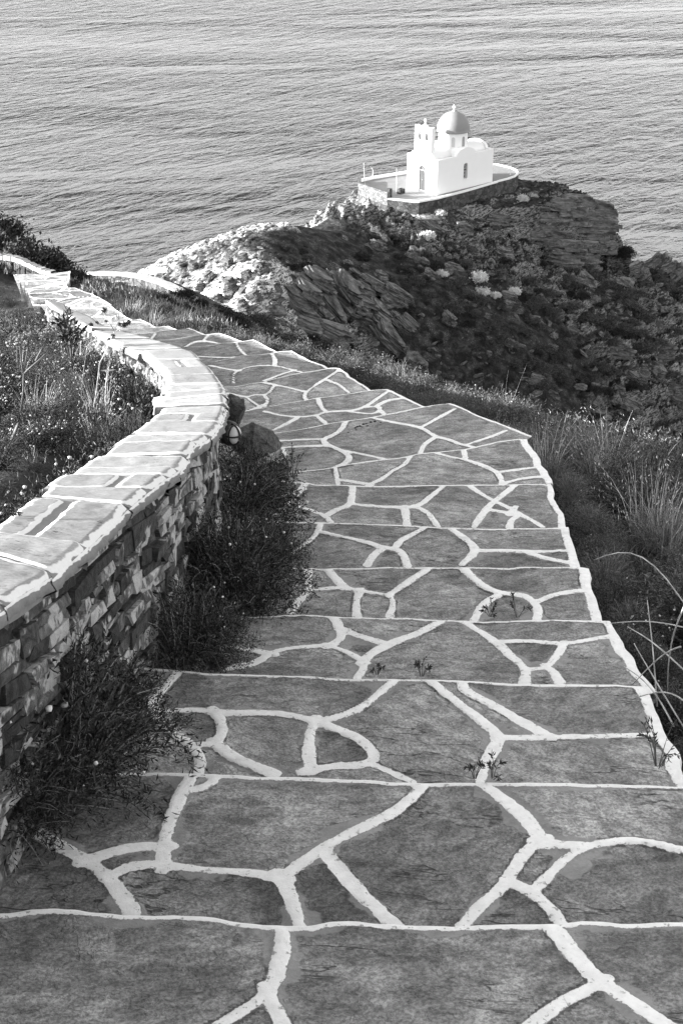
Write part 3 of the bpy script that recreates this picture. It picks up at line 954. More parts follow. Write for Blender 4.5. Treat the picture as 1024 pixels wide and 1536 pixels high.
def ground0(x, y):
    x = np.atleast_1d(np.asarray(x, float)); y = np.atleast_1d(np.asarray(y, float)); sh = x.shape
    x, y = x.ravel(), y.ravel()
    w_ = sstep(24, 34, y)
    z = np.zeros(x.shape)
    m = w_ < 1
    if m.any(): z[m] += (1 - w_[m]) * _ev(Wn, _c[mn], x[m], y[m])
    m = w_ > 0
    if m.any(): z[m] += w_[m] * _ev(Wf, _c[mf], x[m], y[m])
    return z.reshape(sh)


def relief(x, y, z0):
    """rock ledges far off, small lumps near by; also returns how rocky a spot is, plus painted sun on spur and crest"""
    far = sstep(58, 85, y)
    near = 1 - far
    n1 = fbm(x * .045 + 3, y * .05, o=3)
    rock = sstep(-.30, .10, fbm(x * .075 + 11, y * .085 + 4, o=4) + .35 * n1)
    # the cliff below the right end of the platform and the spur on the left are bare rock
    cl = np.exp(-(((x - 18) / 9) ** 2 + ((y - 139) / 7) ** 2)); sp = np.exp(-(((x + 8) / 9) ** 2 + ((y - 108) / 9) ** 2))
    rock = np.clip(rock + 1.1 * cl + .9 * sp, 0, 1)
    rock = np.clip(rock, 0, 1)
    lump = fbm(x * .15, y * .17, o=4)
    # stepped beds: level on the right hand cliff, dipping to the right further left
    dip = np.interp(x, [-10, 6, 14, 40], [.75, .55, .12, .10])
    def beds(T, w0, sd):
        q = (z0 + .9 * lump + dip * (x - 10)) / T + w0 * fbm(x * .22 + sd, y * .26, o=4)
        fr = q - np.floor(q)
        return (np.floor(q) + sstep(.62, .97, fr) - q + .5) * T
    bd = beds(1.25, .8, 3) * .85 + beds(.47, 1.0, 8) * .75
    # the cliff under the right end of the crest
    cn = y - (139.2 + .22 * (x - 12)) + 1.6 * fbm(x * .35, y * .1 + 3, o=3)
    win = sstep(9.5, 12.5, x) * sstep(25.5, 23.5, x)
    cliff = win * (.9 * sstep(-.8, .6, cn) * np.exp(-np.maximum(cn, 0) / 4) - 2.6 * (1 - sstep(-.8, .6, cn)) * np.exp(np.minimum(cn, 0) / 5))
    # tilted beds broken into angular blocks, at three sizes
    def blocks(cx, cy, seed, tilt, crease):
        wx = x + .5 * cx * fbm(x / cx * .8, y / cx * .8 + seed, o=2); wy = y + .5 * cy * fbm(x / cx * .8 + 9, y / cx * .8 + seed, o=2)
        c_, s_ = math.cos(.55), math.sin(.55)
        u, v = (wx * c_ + wy * s_) / cx, (-wx * s_ + wy * c_) / cy
        f1, f2, rid = voronoi(u, v, seed)
        g = f2 - f1
        r2 = np.modf(np.abs(rid) * 57.3)[0] - .5; r3 = np.modf(np.abs(rid) * 131.7)[0] - .5
        pl = (u * r2 + v * r3); pl = pl - (np.floor(u) + .5) * r2 - (np.floor(v) + .5) * r3
        return rid + tilt * pl - crease * sstep(.16, 0.0, g)
    spw = sstep(-1.0, -6.0, x) * sstep(131, 125, y)
    b1 = blocks(3.4, 1.9, 2, 1.8, .9); b2 = blocks(1.25, .7, 4, 1.8, 1.0); b3 = blocks(.55, .34, 6, 1.6, 1.0)
    rub = fbm(x * .9, y * 1.0, o=4)
    rk2 = sstep(.15, .7, rock) * (1 - .45 * np.clip(sp, 0, 1))
    dz = far * (lump * .8 * (1 - .5 * spw) + cliff + rk2 * (1 - .85 * spw) * (b1 * .30 + b2 * .26 + bd * (1 - .5 * np.clip(sp, 0, 1))) + rock * b3 * .14 + rub * .22)
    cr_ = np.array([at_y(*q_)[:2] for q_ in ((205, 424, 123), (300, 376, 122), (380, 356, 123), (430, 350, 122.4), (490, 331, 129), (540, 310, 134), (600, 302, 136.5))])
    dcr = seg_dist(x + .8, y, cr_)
    rock = rock + np.clip(np.maximum(sp * 1.3 - .25, 1.25 * np.exp(-(dcr / 3.4) ** 2)), 0, 1)  # spur and crest raised beyond bare rock to carry painted sunlight
    dz = dz + near * (.10 * fbm(x * .9, y * .9, o=4) * sstep(1.2, 3.0, np.abs(x - np.interp(y, RX[:, 1], RX[:, 0] - .85)))
                      + sstep(20, 45, y) * .16 * fbm(x * .35, y * .4, o=3))
    return dz, rock * far


RX = np.array([e[-1] for e in EDG]); RX = RX[np.argsort(RX[:, 1])]


PLAT = [at_z(px, py, -36.2)[:2] for px, py in ((530, 284), (582, 305), (630, 312), (658, 306), (746, 279), (775, 270), (786, 260), (772, 250), (745, 246), (608, 258), (537, 271))]
PLAT = np.array(PLAT)


def d_plat(x, y):
    return float(np.min(np.hypot(PLAT[:, 0] - x, PLAT[:, 1] - y))) if not (C_IN(x, y)) else 0.0


def C_IN(x, y):
    c = False
    for a, b in zip(PLAT, np.roll(PLAT, -1, 0)):
        if (a[1] > y) != (b[1] > y) and x < (b[0] - a[0]) * (y - a[1]) / (b[1] - a[1] + 1e-12) + a[0]: c = not c
    return c


def ground(x, y, want_rock=False):
    x = np.atleast_1d(np.asarray(x, float)); y = np.atleast_1d(np.asarray(y, float))
    z0 = ground0(x, y)
    dz, rk_sun = relief(x, y, z0)
    # level ground under the platform
    d = seg_dist(x, y, np.concatenate([PLAT, PLAT[:1]]))
    ins = np.zeros(x.shape, bool)
    for a, b in zip(PLAT, np.roll(PLAT, -1, 0)):
        c = ((a[1] > y) != (b[1] > y)) & (x < (b[0] - a[0]) * (y - a[1]) / (b[1] - a[1] + 1e-12) + a[0])
        ins ^= c
    d = np.where(ins, 0, d)
    k = sstep(0.3, 7.0, d)
    z = (z0 + dz) * k + (1 - k) * np.minimum(z0 + .3 * dz, -36.95)
    return (z, rk_sun) if want_rock else z


def terrain_patch(xs, ys):
    X, Y = np.meshgrid(xs, ys, indexing='ij')
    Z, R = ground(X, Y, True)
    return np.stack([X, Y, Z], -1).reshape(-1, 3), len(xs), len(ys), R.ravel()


t = NT('hillside_earth')
co = t.coord(); rk_sun = t.attr('rock')
geo = t.n('ShaderNodeNewGeometry')
sep = t.n('ShaderNodeSeparateXYZ'); t.t.links.new(geo.outputs['Normal'], sep.inputs[0])
steep = t.ramp(sep.outputs['Z'], .90, .62)
n1 = t.noise(co, 1.3, 7, .68, .3); n2 = t.noise(co, 9, 6, .7); n3 = t.noise(t.coord((1, 1, 3.5), (0, .28, 0)), 2.6, 6, .66, .5); n4 = t.noise(co, .22, 4)
rf = t.math('ADD', t.math('MULTIPLY', t.math('MINIMUM', rk_sun, 1.0), t.ramp(t.math('ADD', steep, t.math('MULTIPLY', n1, .6)), .30, .66)), t.math('SUBTRACT', rk_sun, 1.0), clamp=True)
stone = t.math('MULTIPLY', t.ramp(n3, .38, .64, .012, .22), t.ramp(n2, .25, .75, .6, 1.4))
stone = t.math('MULTIPLY', stone, t.ramp(n4, .3, .7, .75, 1.3))
soil = t.math('MULTIPLY', t.ramp(n1, .38, .70, .006, .050), t.ramp(n2, .25, .75, .55, 1.5))
peb = t.vor(co, 7.0); pb = t.math('MULTIPLY', t.ramp(peb, .28, .22), t.ramp(n1, .5, .62))
soil = t.mixf(t.math('MULTIPLY', pb, .8), soil, .17)
stone = t.math('MULTIPLY', stone, t.ramp(rk_sun, 1.0, 1.7, 1.0, 2.9))  # sun brightness of spur and crest painted into the stone colour
t.color(t.mixf(rf, soil, stone)); t.rough(.95)
t.bump(t.math('ADD', t.math('MULTIPLY', n2, .5), t.math('MULTIPLY', n3, .7)), .8, .16)
M_EARTH = t.m
parts_ = []
vs = []; fs = []; rks = []; off = 0
for xs, ys in ((np.arange(-16, 14.01, .11), np.arange(-6, 30.01, .11)), (np.arange(-64, 66.01, .6), np.arange(30, 98.1, .5)),
               (np.arange(-34, 40.01, .16), np.arange(98, 152.01, .16)), (np.arange(-70, 72, 2.0), np.arange(152, 196, 1.0)),
               (np.arange(-70, -33.9, .9), np.arange(98, 152.1, .9)), (np.arange(40, 72, .9), np.arange(98, 152.1, .9)),
               (np.arange(-64, -15.9, .8), np.arange(-12, 30.1, .6)), (np.arange(14, 66.1, .8), np.arange(-12, 30.1, .6)), (np.arange(-16, 14.1, .5), np.arange(-12, -5.9, .5))):
    v, a, b, r = terrain_patch(xs, ys)
    vs.append(v); fs.append(grid_faces(a, b, off)); rks.append(r); off += len(v)
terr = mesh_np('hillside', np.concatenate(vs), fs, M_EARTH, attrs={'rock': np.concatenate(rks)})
tag(terr, kind='structure')

# ------------------------------------------------------------------ the sea
t = NT('sea_water')
CR = math.radians(52)
def wcoord(sc, ang): return t.coord(sc, (0, 0, -ang))
a0 = t.noise(wcoord((.055, .17, 1), CR), 1.0, 2, .5, .8)
a1 = t.noise(wcoord((.19, .40, 1), CR - .15), 1.0, 3, .55, .9)
a2 = t.noise(wcoord((.60, 1.15, 1), CR + .2), 1.0, 4, .6, .6)
patch = t.noise(t.coord((.006, .022, 1), (0, 0, -.05)), 1.0, 3, .5, .5)
gust = t.ramp(patch, .36, .64, .38, 1.55)
h = t.math('ADD', t.math('MULTIPLY', a0, 2.6), t.math('ADD', t.math('MULTIPLY', a1, 2.4), t.math('MULTIPLY', a2, 1.0)))
h = t.math('MULTIPLY', h, gust)
t.color(.03); t.rough(.12); t.b.inputs['IOR'].default_value = 1.275; t.b.inputs['Specular IOR Level'].default_value = .5
t.bump(h, 1.0, 1.0)
M_SEA = t.m
sb = MB(); sb.add([(-9000, 30, SEA_Z), (9000, 30, SEA_Z), (30000, 40000, SEA_Z), (-30000, 40000, SEA_Z), (-9000, -400, SEA_Z), (9000, -400, SEA_Z)], [(0, 1, 2, 3), (4, 5, 1, 0)])
sea = sb.build('sea', M_SEA); tag(sea, kind='structure')
# ------------------------------------------------------------------ the white chapel on the headland
M_WHITE = plain('whitewash', .78, .9, .035, 1.6, .25, .02)
M_DOME = plain('dome_paint', .22, .7, .10, 3.0, .3, .02)
M_DOOR = plain('door_paint', .055, .5, .12, 6)
M_DARK = plain('dark_opening', .03, .6)
M_TRIM = plain('pale_trim', .30, .7)
M_SOFT = plain('drum_recess', .52, .8)
M_GREY = plain('shutter_grey', .14, .6)
M_METAL = plain('pale_metal', .55, .4)
M_FLOOR = plain('terrace_paving', .22, .9, .25, 2.0)
def rubble_mat(name, lo, hi, sc):
    t = NT(name); co = t.coord()
    e = t.vor(co, sc, 'DISTANCE_TO_EDGE'); c_ = t.vor(co, sc, 'F1', 'Color'); n = t.noise(co, sc * 5, 5, .6)
    b_ = t.math('MULTIPLY', t.ramp(c_, 0, 1, lo, hi), t.ramp(n, .25, .75, .6, 1.4))
    t.color(t.mixf(t.math('MULTIPLY', t.ramp(e, .05, .0), .7), b_, lo * .6)); t.rough(.9)
    t.bump(t.math('ADD', t.ramp(e, 0, .06), t.math('MULTIPLY', n, .5)), .9, .08)
    return t.m
M_DRYSTONE = rubble_mat('terrace_rubble', .035, .11, 3.4)
M_PALESTONE = rubble_mat('pale_rubble', .09, .20, 4.5)

TZ = -35.8
C0 = at_z(655, 292.5, TZ)
ANG = math.radians(41.8)
L_, W_, H_ = 7.18, 3.90, 3.02
church = thing('chapel', 'small white chapel with a grey dome and twin-arched bell gable on the headland', 'chapel', tuple(C0), ANG)
# local frame: x along the side wall (away to the right), y across the facade (away to the left)

# ground-hugging plinth and walls
def arch(x0, x1, z0, z1, n=14):
    r = (x1 - x0) / 2
    return [(x0, z0)] + [(x0 + r - r * math.cos(PI * k / n), z1 - r + r * math.sin(PI * k / n)) for k in range(n + 1)] + [(x1, z0)]
def wall_with_hole(mb, outline, hole, d0, d1, axis):
    """an outline with one arched hole, built as a bmesh fill"""
    bm = bmesh.new()
    def P(a, z, d): return (a, d, z) if axis == 'y' else (d, a, z)
    es = []
    for loop in ([outline, hole] if hole else [outline]):
        vs_ = [bm.verts.new(P(a, z, d0)) for a, z in loop]
        es += [bm.edges.new((vs_[i], vs_[(i + 1) % len(vs_)])) for i in range(len(vs_))]
    bmesh.ops.triangle_fill(bm, edges=es, use_beauty=True)
    ret = bmesh.ops.extrude_face_region(bm, geom=list(bm.faces))
    dv = (0, d1 - d0, 0) if axis == 'y' else (d1 - d0, 0, 0)
    bmesh.ops.translate(bm, verts=[v for v in ret['geom'] if isinstance(v, bmesh.types.BMVert)], vec=dv)
    bmesh.ops.recalc_face_normals(bm, faces=bm.faces)
    bm.verts.index_update()
    mb.add([v.co[:] for v in bm.verts], [[v.index for v in f.verts] for f in bm.faces]); bm.free()
mb = MB()
xc = L_ * .50; ra = 1.18
def side_profile():
    pts = [(0, -.3), (L_, -.3), (L_, H_)]
    pts += [(xc + ra + .12, H_ + .02)]
    n = 18
    for k in range(n + 1):
        a = PI * k / n
        pts.append((xc + ra * math.cos(a), H_ + .05 + .62 * math.sin(a)))
    pts += [(xc - ra - .12, H_ + .02), (0, H_ + .06)]
    return pts
T = .32
win = arch(xc - .26, xc + .26, .88, 2.28)
wall_with_hole(mb, side_profile(), win, 0.0, T, 'y')
wall_with_hole(mb, side_profile(), None, W_ - T, W_, 'y')
# facade profile rises in steps to the bell gable
bx0, bx1 = W_ * .5 - 1.06, W_ * .5 + 1.06
fp = [(0.004, -.3), (W_ - .004, -.3), (W_ - .004, H_ + .04), (bx1 + .42, H_ + .10), (bx1 + .30, H_ + .34), (bx1 + .10, H_ + .42), (bx1, H_ + .62), (bx0, H_ + .62), (bx0 - .10, H_ + .42), (bx0 - .30, H_ + .34), (bx0 - .42, H_ + .10), (0.004, H_ + .06)]
door_h = arch(W_ / 2 - .40, W_ / 2 + .40, -.02, 2.32)
wall_with_hole(mb, fp, door_h, -.003, .34, 'x')
# back wall with the curved end of the long vault
bp = [(0, -.3), (W_, -.3), (W_, H_ + .02)] + [(W_ / 2 + 1.25 * math.cos(PI * k / 16), H_ + .02 + .62 * math.sin(PI * k / 16)) for k in range(17)] + [(0, H_ + .02)]
wall_with_hole(mb, [(a * .998 + .004, z) for a, z in bp], None, L_ - .30, L_ + .003, 'x')
mb.build('wall', M_WHITE, church, .02)
# roof: flat roof with two crossing barrel vaults
mb = MB()
mb.box(.34, L_ - .30, T, W_ - T, H_ - .35, H_ - .16)
n = 18
vl = [(W_ / 2 + 1.18 * math.cos(PI * k / n), H_ - .17 + .74 * math.sin(PI * k / n)) for k in range(n + 1)]
mb.prism(vl, .36, L_ - .31, 'x')
vt = [(xc + 1.10 * math.cos(PI * k / n), H_ - .175 + .80 * math.sin(PI * k / n)) for k in range(n + 1)]
mb.prism(vt, T + .01, W_ - T - .01, 'y')
mb.build('roof', M_WHITE, church, 0, False)
# drum
dcx, dcy = L_ * .535, W_ * .5
mb = MB(); R8 = 1.40
mb.lathe([(R8, H_ - .1), (R8, H_ + 1.82)], 8, (dcx, dcy, 0), PI / 8)
drum = mb.build('drum', M_WHITE, church, .02)
for k in range(8):
    a = PI / 4 * k
    mb = MB(); ap = R8 * math.cos(PI / 8)
    mb.prism(arch(-.16, .16, H_ + .62, H_ + 1.50, 10), ap - .02, ap + .012, 'x')
    o = mb.build('drum_window', M_SOFT if k % 2 else M_TRIM, drum)
    o.location = (dcx, dcy, 0); o.rotation_euler = (0, 0, a)
mb = MB(); rd = 1.50
mb.lathe([(1.40, 1.80 + H_), (rd + .03, H_ + 1.83), (rd + .03, H_ + 1.90), (rd, H_ + 1.91)] + [(rd * math.cos(PI / 2 * k / 14), H_ + 1.91 + 1.66 * math.sin(PI / 2 * k / 14)) for k in range(1, 14)] + [(.02, H_ + 1.91 + 1.66)], 40, (dcx, dcy, 0))
dome = mb.build('dome', M_DOME, church, 0, True)
def cross(parent, x, y, z, h, wd, face):
    mb = MB(); th = .045
    if face == 'x':
        mb.box(x - th, x + th, y - th, y + th, z, z + h); mb.box(x - th * .9, x + th * .9, y - wd, y + wd, z + h * .58, z + h * .58 + .09)
        mb.box(x - .08, x + .08, y - .09, y + .09, z - .04, z + .08)
    return mb.build('cross', M_WHITE, parent, .008)
cross(dome, dcx, dcy, H_ + 3.55, .58, .17, 'x')
# bell gable: twin arches
mb = MB(); BZ = H_ + .62; BT = 5.62
bm_out = [(bx0, BZ), (bx1, BZ), (bx1, BT + .12)]
for c_ in (W_ * .5 + .78, W_ * .5 + .26, W_ * .5 - .26, W_ * .5 - .78):
    pass
bm_out += [(bx1 - .22, BT + .17), (bx1 - .36, BT + .02), (W_ / 2 + .30, BT + .06), (W_ / 2 + .16, BT + .24), (W_ / 2 - .16, BT + .24), (W_ / 2 - .30, BT + .06), (bx0 + .36, BT + .02), (bx0 + .22, BT + .17), (bx0, BT + .12)]
mid = W_ / 2
right_half = [p for p in bm_out if p[0] >= mid] ; left_half = [p for p in bm_out if p[0] < mid]
r_out = [(mid, BZ)] + right_half + [(mid, BT + .24)]
l_out = [(bx0, BZ), (mid - .002, BZ), (mid - .002, BT + .24)] + [p for p in left_half if p != (bx0, BZ)]
wall_with_hole(mb, r_out, arch(mid + .42 - .21, mid + .42 + .21, BZ + .42, BZ + 1.72, 10), .02, .47, 'x')
wall_with_hole(mb, l_out, arch(mid - .42 - .21, mid - .42 + .21, BZ + .42, BZ + 1.72, 10), .02, .47, 'x')
gable = mb.build('bell_gable', M_WHITE, church, .012)
for s in (-1, 1):
    mb = MB(); cy_ = W_ / 2 + s * .42
    mb.lathe([(.02, 0), (.07, -.02), (.11, -.12), (.12, -.30), (.165, -.44), (.17, -.48), (.02, -.46)], 14, (.20, cy_, BZ + 1.44))
    mb.tube([(.20, cy_ - .22, BZ + 1.45), (.20, cy_ + .22, BZ + 1.45)], .018)
    mb.build('bell', M_DARK, gable, 0, True)
    mb = MB(); mb.prism([(cy_ + .08 * math.cos(2 * PI * k / 14), BZ + .14 + .08 * math.sin(2 * PI * k / 14)) for k in range(14)], .008, .03, 'x')
    mb.build('roundel', M_DOOR, gable)
cross(gable, .27, W_ / 2, BT + .26, .55, .15, 'x')
# door with fanlight
mb = MB(); y0, y1 = W_ / 2 - .40, W_ / 2 + .40
fr = arch(y0 + .002, y1 - .002, -.01, 2.318); fi = arch(y0 + .07, y1 - .07, -.01, 2.25)
wall_with_hole(mb, fr, [(a, z + (.0 if z > 0 else .06)) for a, z in fi], .10, .17, 'x')
mb.box(.10, .172, y0 + .06, y1 - .06, 1.82, 1.90)
door = mb.build('door', M_TRIM, church)
mb = MB()
for s in (-1, 1):
    a, b = (y0 + .072, W_ / 2 - .006) if s < 0 else (W_ / 2 + .006, y1 - .072)
    mb.box(.135, .18, a, b, .05, 1.82)
    for z0, z1 in ((.16, .66), (.74, 1.14), (1.22, 1.72)):
        mb.box(.122, .14, a + .06, b - .06, z0, z1)
mb.build('door_leaf', M_DOOR, door, .006)
mb = MB(); mb.prism(arch(y0 + .072, y1 - .072, 1.90, 2.246), .150, .158, 'x'); mb.build('fanlight', M_DARK, door)
mb = MB()
for a in (40, 65, 90, 115, 140):
    mb.tube([(.146, W_ / 2, 1.90), (.146, W_ / 2 + .30 * math.cos(math.radians(a)), 1.92 + .30 * math.sin(math.radians(a)))], .012)
mb.build('fanlight_bars', M_TRIM, door)
mb = MB(); mb.lathe([(.03, 0), (.035, .05), (.01, .06)], 10, (.10, W_ / 2 + .06, .95)); mb.build('handle', M_METAL, door)
# pierced window in the side wall
mb = MB(); mb.prism(arch(xc - .258, xc + .258, .882, 2.278), .16, .20, 'y')
wn = mb.build('window', M_TRIM, church)
mb = MB()
for (dx, z) in ((0, 1.08), (0, 1.38), (0, 1.66), (-.14, 1.66), (.14, 1.66), (0, 1.92), (-.02, 2.12)):
    mb = MB(); mb.prism([(xc + dx + .058 * math.cos(2 * PI * k / 10), z + .062 * math.sin(2 * PI * k / 10)) for k in range(10)], .140, .17, 'y')
    mb.build('pierced_hole', M_DARK, wn)
mb = MB(); mb.box(xc - .33, xc + .33, -.06, .12, .80, .878); mb.build('sill', M_WHITE, wn, .01)
mb = MB(); mb.box(-.05, .02, .30, .50, .02, .26); mb.build('meter_box', M_GREY, church, .01)

# ------------------------------------------------------------------ platform round the chapel
def pz(px, py, z=TZ): return at_z(px, py, z)
plat_px = [(537, 284), (581, 298.5), (606, 301), (628, 302.5), (656, 297.5), (700, 286), (746, 272.5), (762, 268.5), (772, 265), (777, 260.5), (775, 256), (766, 252), (745, 247), (700, 246), (608, 260), (560, 268), (537, 273)]
pp = [pz(*q) for q in plat_px]
TR = np.array([pp[5][0], pp[5][1], TZ - 1.8])
plat = thing('terrace', 'raised stone terrace with a whitewashed rim carrying the white chapel', 'terrace', tuple(TR))
n = len(pp)
def zofs(i): return 0
mb = MB()
mb.prism([(p[0] - TR[0], p[1] - TR[1]) for p in pp], TZ - 3.2 - TR[2], TZ - .045 - TR[2], 'z')
def axis_fix(mb):
    return mb
mb.build('retaining_wall', M_DRYSTONE, plat)
mb = MB(); cx_, cy_ = np.mean([p[0] for p in pp]), np.mean([p[1] for p in pp])
mb.prism([((p[0] - TR[0]), (p[1] - TR[1])) for p in pp], TZ - .042 - TR[2], TZ - .012 - TR[2], 'z')
mb.build('paving', M_FLOOR, plat)
def rail(idx, h, th, name, mat, parent, z0=TZ, zl=.0):
    """a wall following platform corners idx"""
    P = [Vector((pp[i][0], pp[i][1], 0)) for i in idx]
    mb = MB(); vs_ = []
    m = len(P)
    for i, p in enumerate(P):
        d = (P[min(i + 1, m - 1)] - P[max(i - 1, 0)]).normalized(); nn = Vector((-d.y, d.x, 0))
        a, b = p - nn * .03, p + nn * th
        for q, zz in ((a, z0 - zl), (b, z0 - zl), (b, z0 + h), (a, z0 + h)):
            vs_.append((q.x - TR[0], q.y - TR[1], zz - TR[2]))
    fs_ = [(0, 1, 2, 3), ((m - 1) * 4 + 3, (m - 1) * 4 + 2, (m - 1) * 4 + 1, (m - 1) * 4)]
    for i in range(m - 1):
        for k in range(4):
            k2 = (k + 1) % 4
            fs_.append((i * 4 + k, (i + 1) * 4 + k, (i + 1) * 4 + k2, i * 4 + k2))
    mb.add(vs_, fs_)
    return mb.build(name, mat, parent, .015)
rail([2, 3, 4, 5, 6], .07, .18, 'rim', M_WHITE, plat, TZ, .10)
rail([6, 7, 8, 9, 10, 11, 12, 13], .11, .12, 'parapet', M_WHITE, plat, TZ, .06)
rail([13, 14, 15, 16], .24, .13, 'parapet', M_WHITE, plat, TZ, .04)
rail([16, 0], .55, .26, 'parapet', M_PALESTONE, plat, TZ, .5)
rail([0, 1], .58, .26, 'parapet', M_PALESTONE, plat, TZ, .6)
rail([1, 2], .06, .26, 'rim', M_WHITE, plat, TZ, .05)
def on_plat(px, py):
    return pz(px, py)
# slim poles and small blocks on the terrace
def pole(px, py, h, label, group, lean=(0, 0)):
    p = on_plat(px, py); mb = MB()
    mb.tube([(0, 0, -.02), (lean[0] * .5, lean[1] * .5, h * .5), (lean[0], lean[1], h)], [.022, .02, .016], 8)
    mb.lathe([(.07, -.02), (.07, .05), (.03, .06)], 10)
    o = mb.build('pole', M_METAL); o.location = (p[0], p[1], TZ - .012)
    tag(o, label, 'pole', group)
pole(547, 276, 1.95, 'leftmost of the slim white poles at the sea end of the chapel terrace', 'slim poles on the terrace', (-.12, 0))
pole(594, 291, 2.3, 'slim white pole standing in front of the chapel door', 'slim poles on the terrace')
pole(765, 262, 1.5, 'slim white pole behind the chapel at the curved terrace end', 'slim poles on the terrace')
p = on_plat(559, 273); mb = MB()
mb.tube([(0, 0, 0), (0, 0, .45), (-.06, 0, .62), (-.14, 0, .70)], [.03, .028, .03, .035], 8); mb.lathe([(.06, 0), (.06, .03)], 10)
o = mb.build('lamp_post', M_METAL); o.location = (p[0], p[1], TZ - .012 + .62); tag(o, 'short bent pale lamp post on the seaward parapet', 'lamp')
p = on_plat(584, 296); mb = MB(); mb.box(-.16, .16, -.16, .16, -.4, .74); mb.box(-.19, .19, -.19, .19, .742, .80)
o = mb.build('gate_post', M_DRYSTONE, None, .02); o.location = (p[0], p[1], TZ); o.rotation_euler = (0, 0, ANG); tag(o, 'dark stone gate post at the end of the pale stone parapet', 'post')
root = thing('planter', 'low dark stone planter on the terrace before the chapel', 'planter', tuple(on_plat(601, 290)), ANG)
mb = MB(); mb.box(-.30, .30, -.22, -.14, 0, .42); mb.box(-.30, .30, .14, .22, 0, .42); mb.box(-.30, -.22, -.138, .138, 0, .42); mb.box(.22, .30, -.138, .138, 0, .42); mb.build('trough', M_DRYSTONE, root, .01)
mb = MB(); mb.box(-.215, .215, -.135, .135, .02, .34); mb.build('soil', M_DARK, root)

# ------------------------------------------------------------------ the lower path's wall on the neck of land
def low_wall(line, h, th, name, label, cope, face):
    c = line[len(line) // 2]
    r = thing(name, label, 'wall', (float(c[0]), float(c[1]), float(c[2]) - .4))
    O = np.array(r.location)
    L = chaikin(line, 2); L = resample(L, 160)
    tan = np.gradient(L[:, :2], axis=0); tan /= np.linalg.norm(tan, axis=1)[:, None]
    nr = np.stack([-tan[:, 1], tan[:, 0]], 1)
    s = np.arange(len(L))
    def strip(offs, z, wob):
        V = []
        for o_, zz in zip(offs, z):
            q = L.copy(); q[:, :2] += nr * (o_ + wob * fbm(s * .55, s * 0 + o_ * 7, o=2))[:, None]; q[:, 2] += zz + wob * .8 * fbm(s * .5, s * 0 + zz * 9, o=2)
            V.append(q)
        V = np.stack(V, 1)
        return V.reshape(-1, 3) - O
    k = strip([-th / 2 - .02, -th / 2, th / 2, th / 2 + .02, th / 2], [-.08, 0.0, 0.0, -.08, -.1], .02)
    mesh_np('coping', k, [grid_faces(len(L), 5)], cope, r, smooth=False)
    k = strip([-th / 2 + .03, -th / 2 + .02, -th / 2 + .03], [-.07, -h * .5, -h], .05)
    k2 = strip([th / 2 - .03, th / 2, th / 2 + .04], [-.07, -h * .5, -h], .04)
    mesh_np('stone_face', np.concatenate([k, k2]), [grid_faces(len(L), 3), grid_faces(len(L), 3, len(k))[:, ::-1]], face, r)
    return r
M_COPE2 = plain('old_limewash', .27, .9, .4, 3.0, .5, .03)
LW[-1, 2] -= .35
low_wall(LW[::-1], .9, .36, 'retaining_wall', 'low dark wall with a pale coping curving round the lower path below the steps', M_COPE2, M_DRYSTONE)
ul = np.array([at_y(*q) for q in ((-60, 385, 29), (-20, 383, 29), (0, 382, 29), (25, 384, 28.6), (40, 391, 28.3), (65, 403, 28.0), (80, 406.5, 27.8))])
low_wall(ul[::-1], .75, .12, 'parapet_wall', 'low dark wall with a thin pale coping where the path bends left among the shrubs', M_COPE2, M_DRYSTONE)
# paved patch of the lower path seen over the slope
q = [(150, 421), (192, 421), (205, 428), (212, 437), (196, 440), (168, 437), (140, 428)]
LP = np.array([at_y(px, py, 53 - (py - 421) * .12) for px, py in q])
mb = MB(); zz = LP[:, 2].mean()
mb.add([(a, b, c) for a, b, c in LP] + [(a, b, c - .6) for a, b, c in LP], [list(range(len(q)))] + [(i, i + len(q), (i + 1) % len(q) + len(q), (i + 1) % len(q)) for i in range(len(q))])
t = NT('lower_paving'); co = t.coord(); e = t.vor(co, 1.1, 'DISTANCE_TO_EDGE'); n_ = t.noise(co, 6, 4)
t.color(t.mixf(t.ramp(e, .05, .03), t.ramp(n_, .3, .7, .15, .28), .75)); t.rough(.9)
lp = mb.build('lower_path', t.m); tag(lp, kind='structure')
# ------------------------------------------------------------------ plants
def leaf_mat(name, lo, hi, rough=.6):
    t = NT(name); a = t.attr('tone'); n = t.noise(t.coord(), 30, 2)
    t.color(t.math('MULTIPLY', t.ramp(a, 0, 1, lo, hi), t.ramp(n, .3, .7, .8, 1.2))); t.rough(rough)
    t.b.inputs['Specular IOR Level'].default_value = .3
    return t.m
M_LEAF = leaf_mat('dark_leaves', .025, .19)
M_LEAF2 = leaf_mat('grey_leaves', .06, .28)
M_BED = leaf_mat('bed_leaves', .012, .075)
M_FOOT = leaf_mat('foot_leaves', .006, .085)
M_MIDMAQ = leaf_mat('grey_maquis', .030, .14, .8)
M_STEM = leaf_mat('brown_stems', .05, .12, .8)
M_STRAW = leaf_mat('dry_straw', .22, .50, .8)
M_GRASS = leaf_mat('grass_blades', .07, .29, .7)
M_BLOOM = leaf_mat('white_blossom', .30, .62, .8)
M_MAQUIS = leaf_mat('maquis_leaves', .010, .060, .8)
M_PALE = leaf_mat('sun_painted_leaves', .55, .85, .8)  # leaf colour lightened to stand in for grazing sun on the shrubs
M_BLACKLEAF = leaf_mat('black_green_leaves', .012, .04)


def unit(v): return v / np.maximum(np.linalg.norm(v, axis=-1, keepdims=True), 1e-9)


def rnd_dirs(n, rg): return unit(rg.normal(size=(n, 3)))


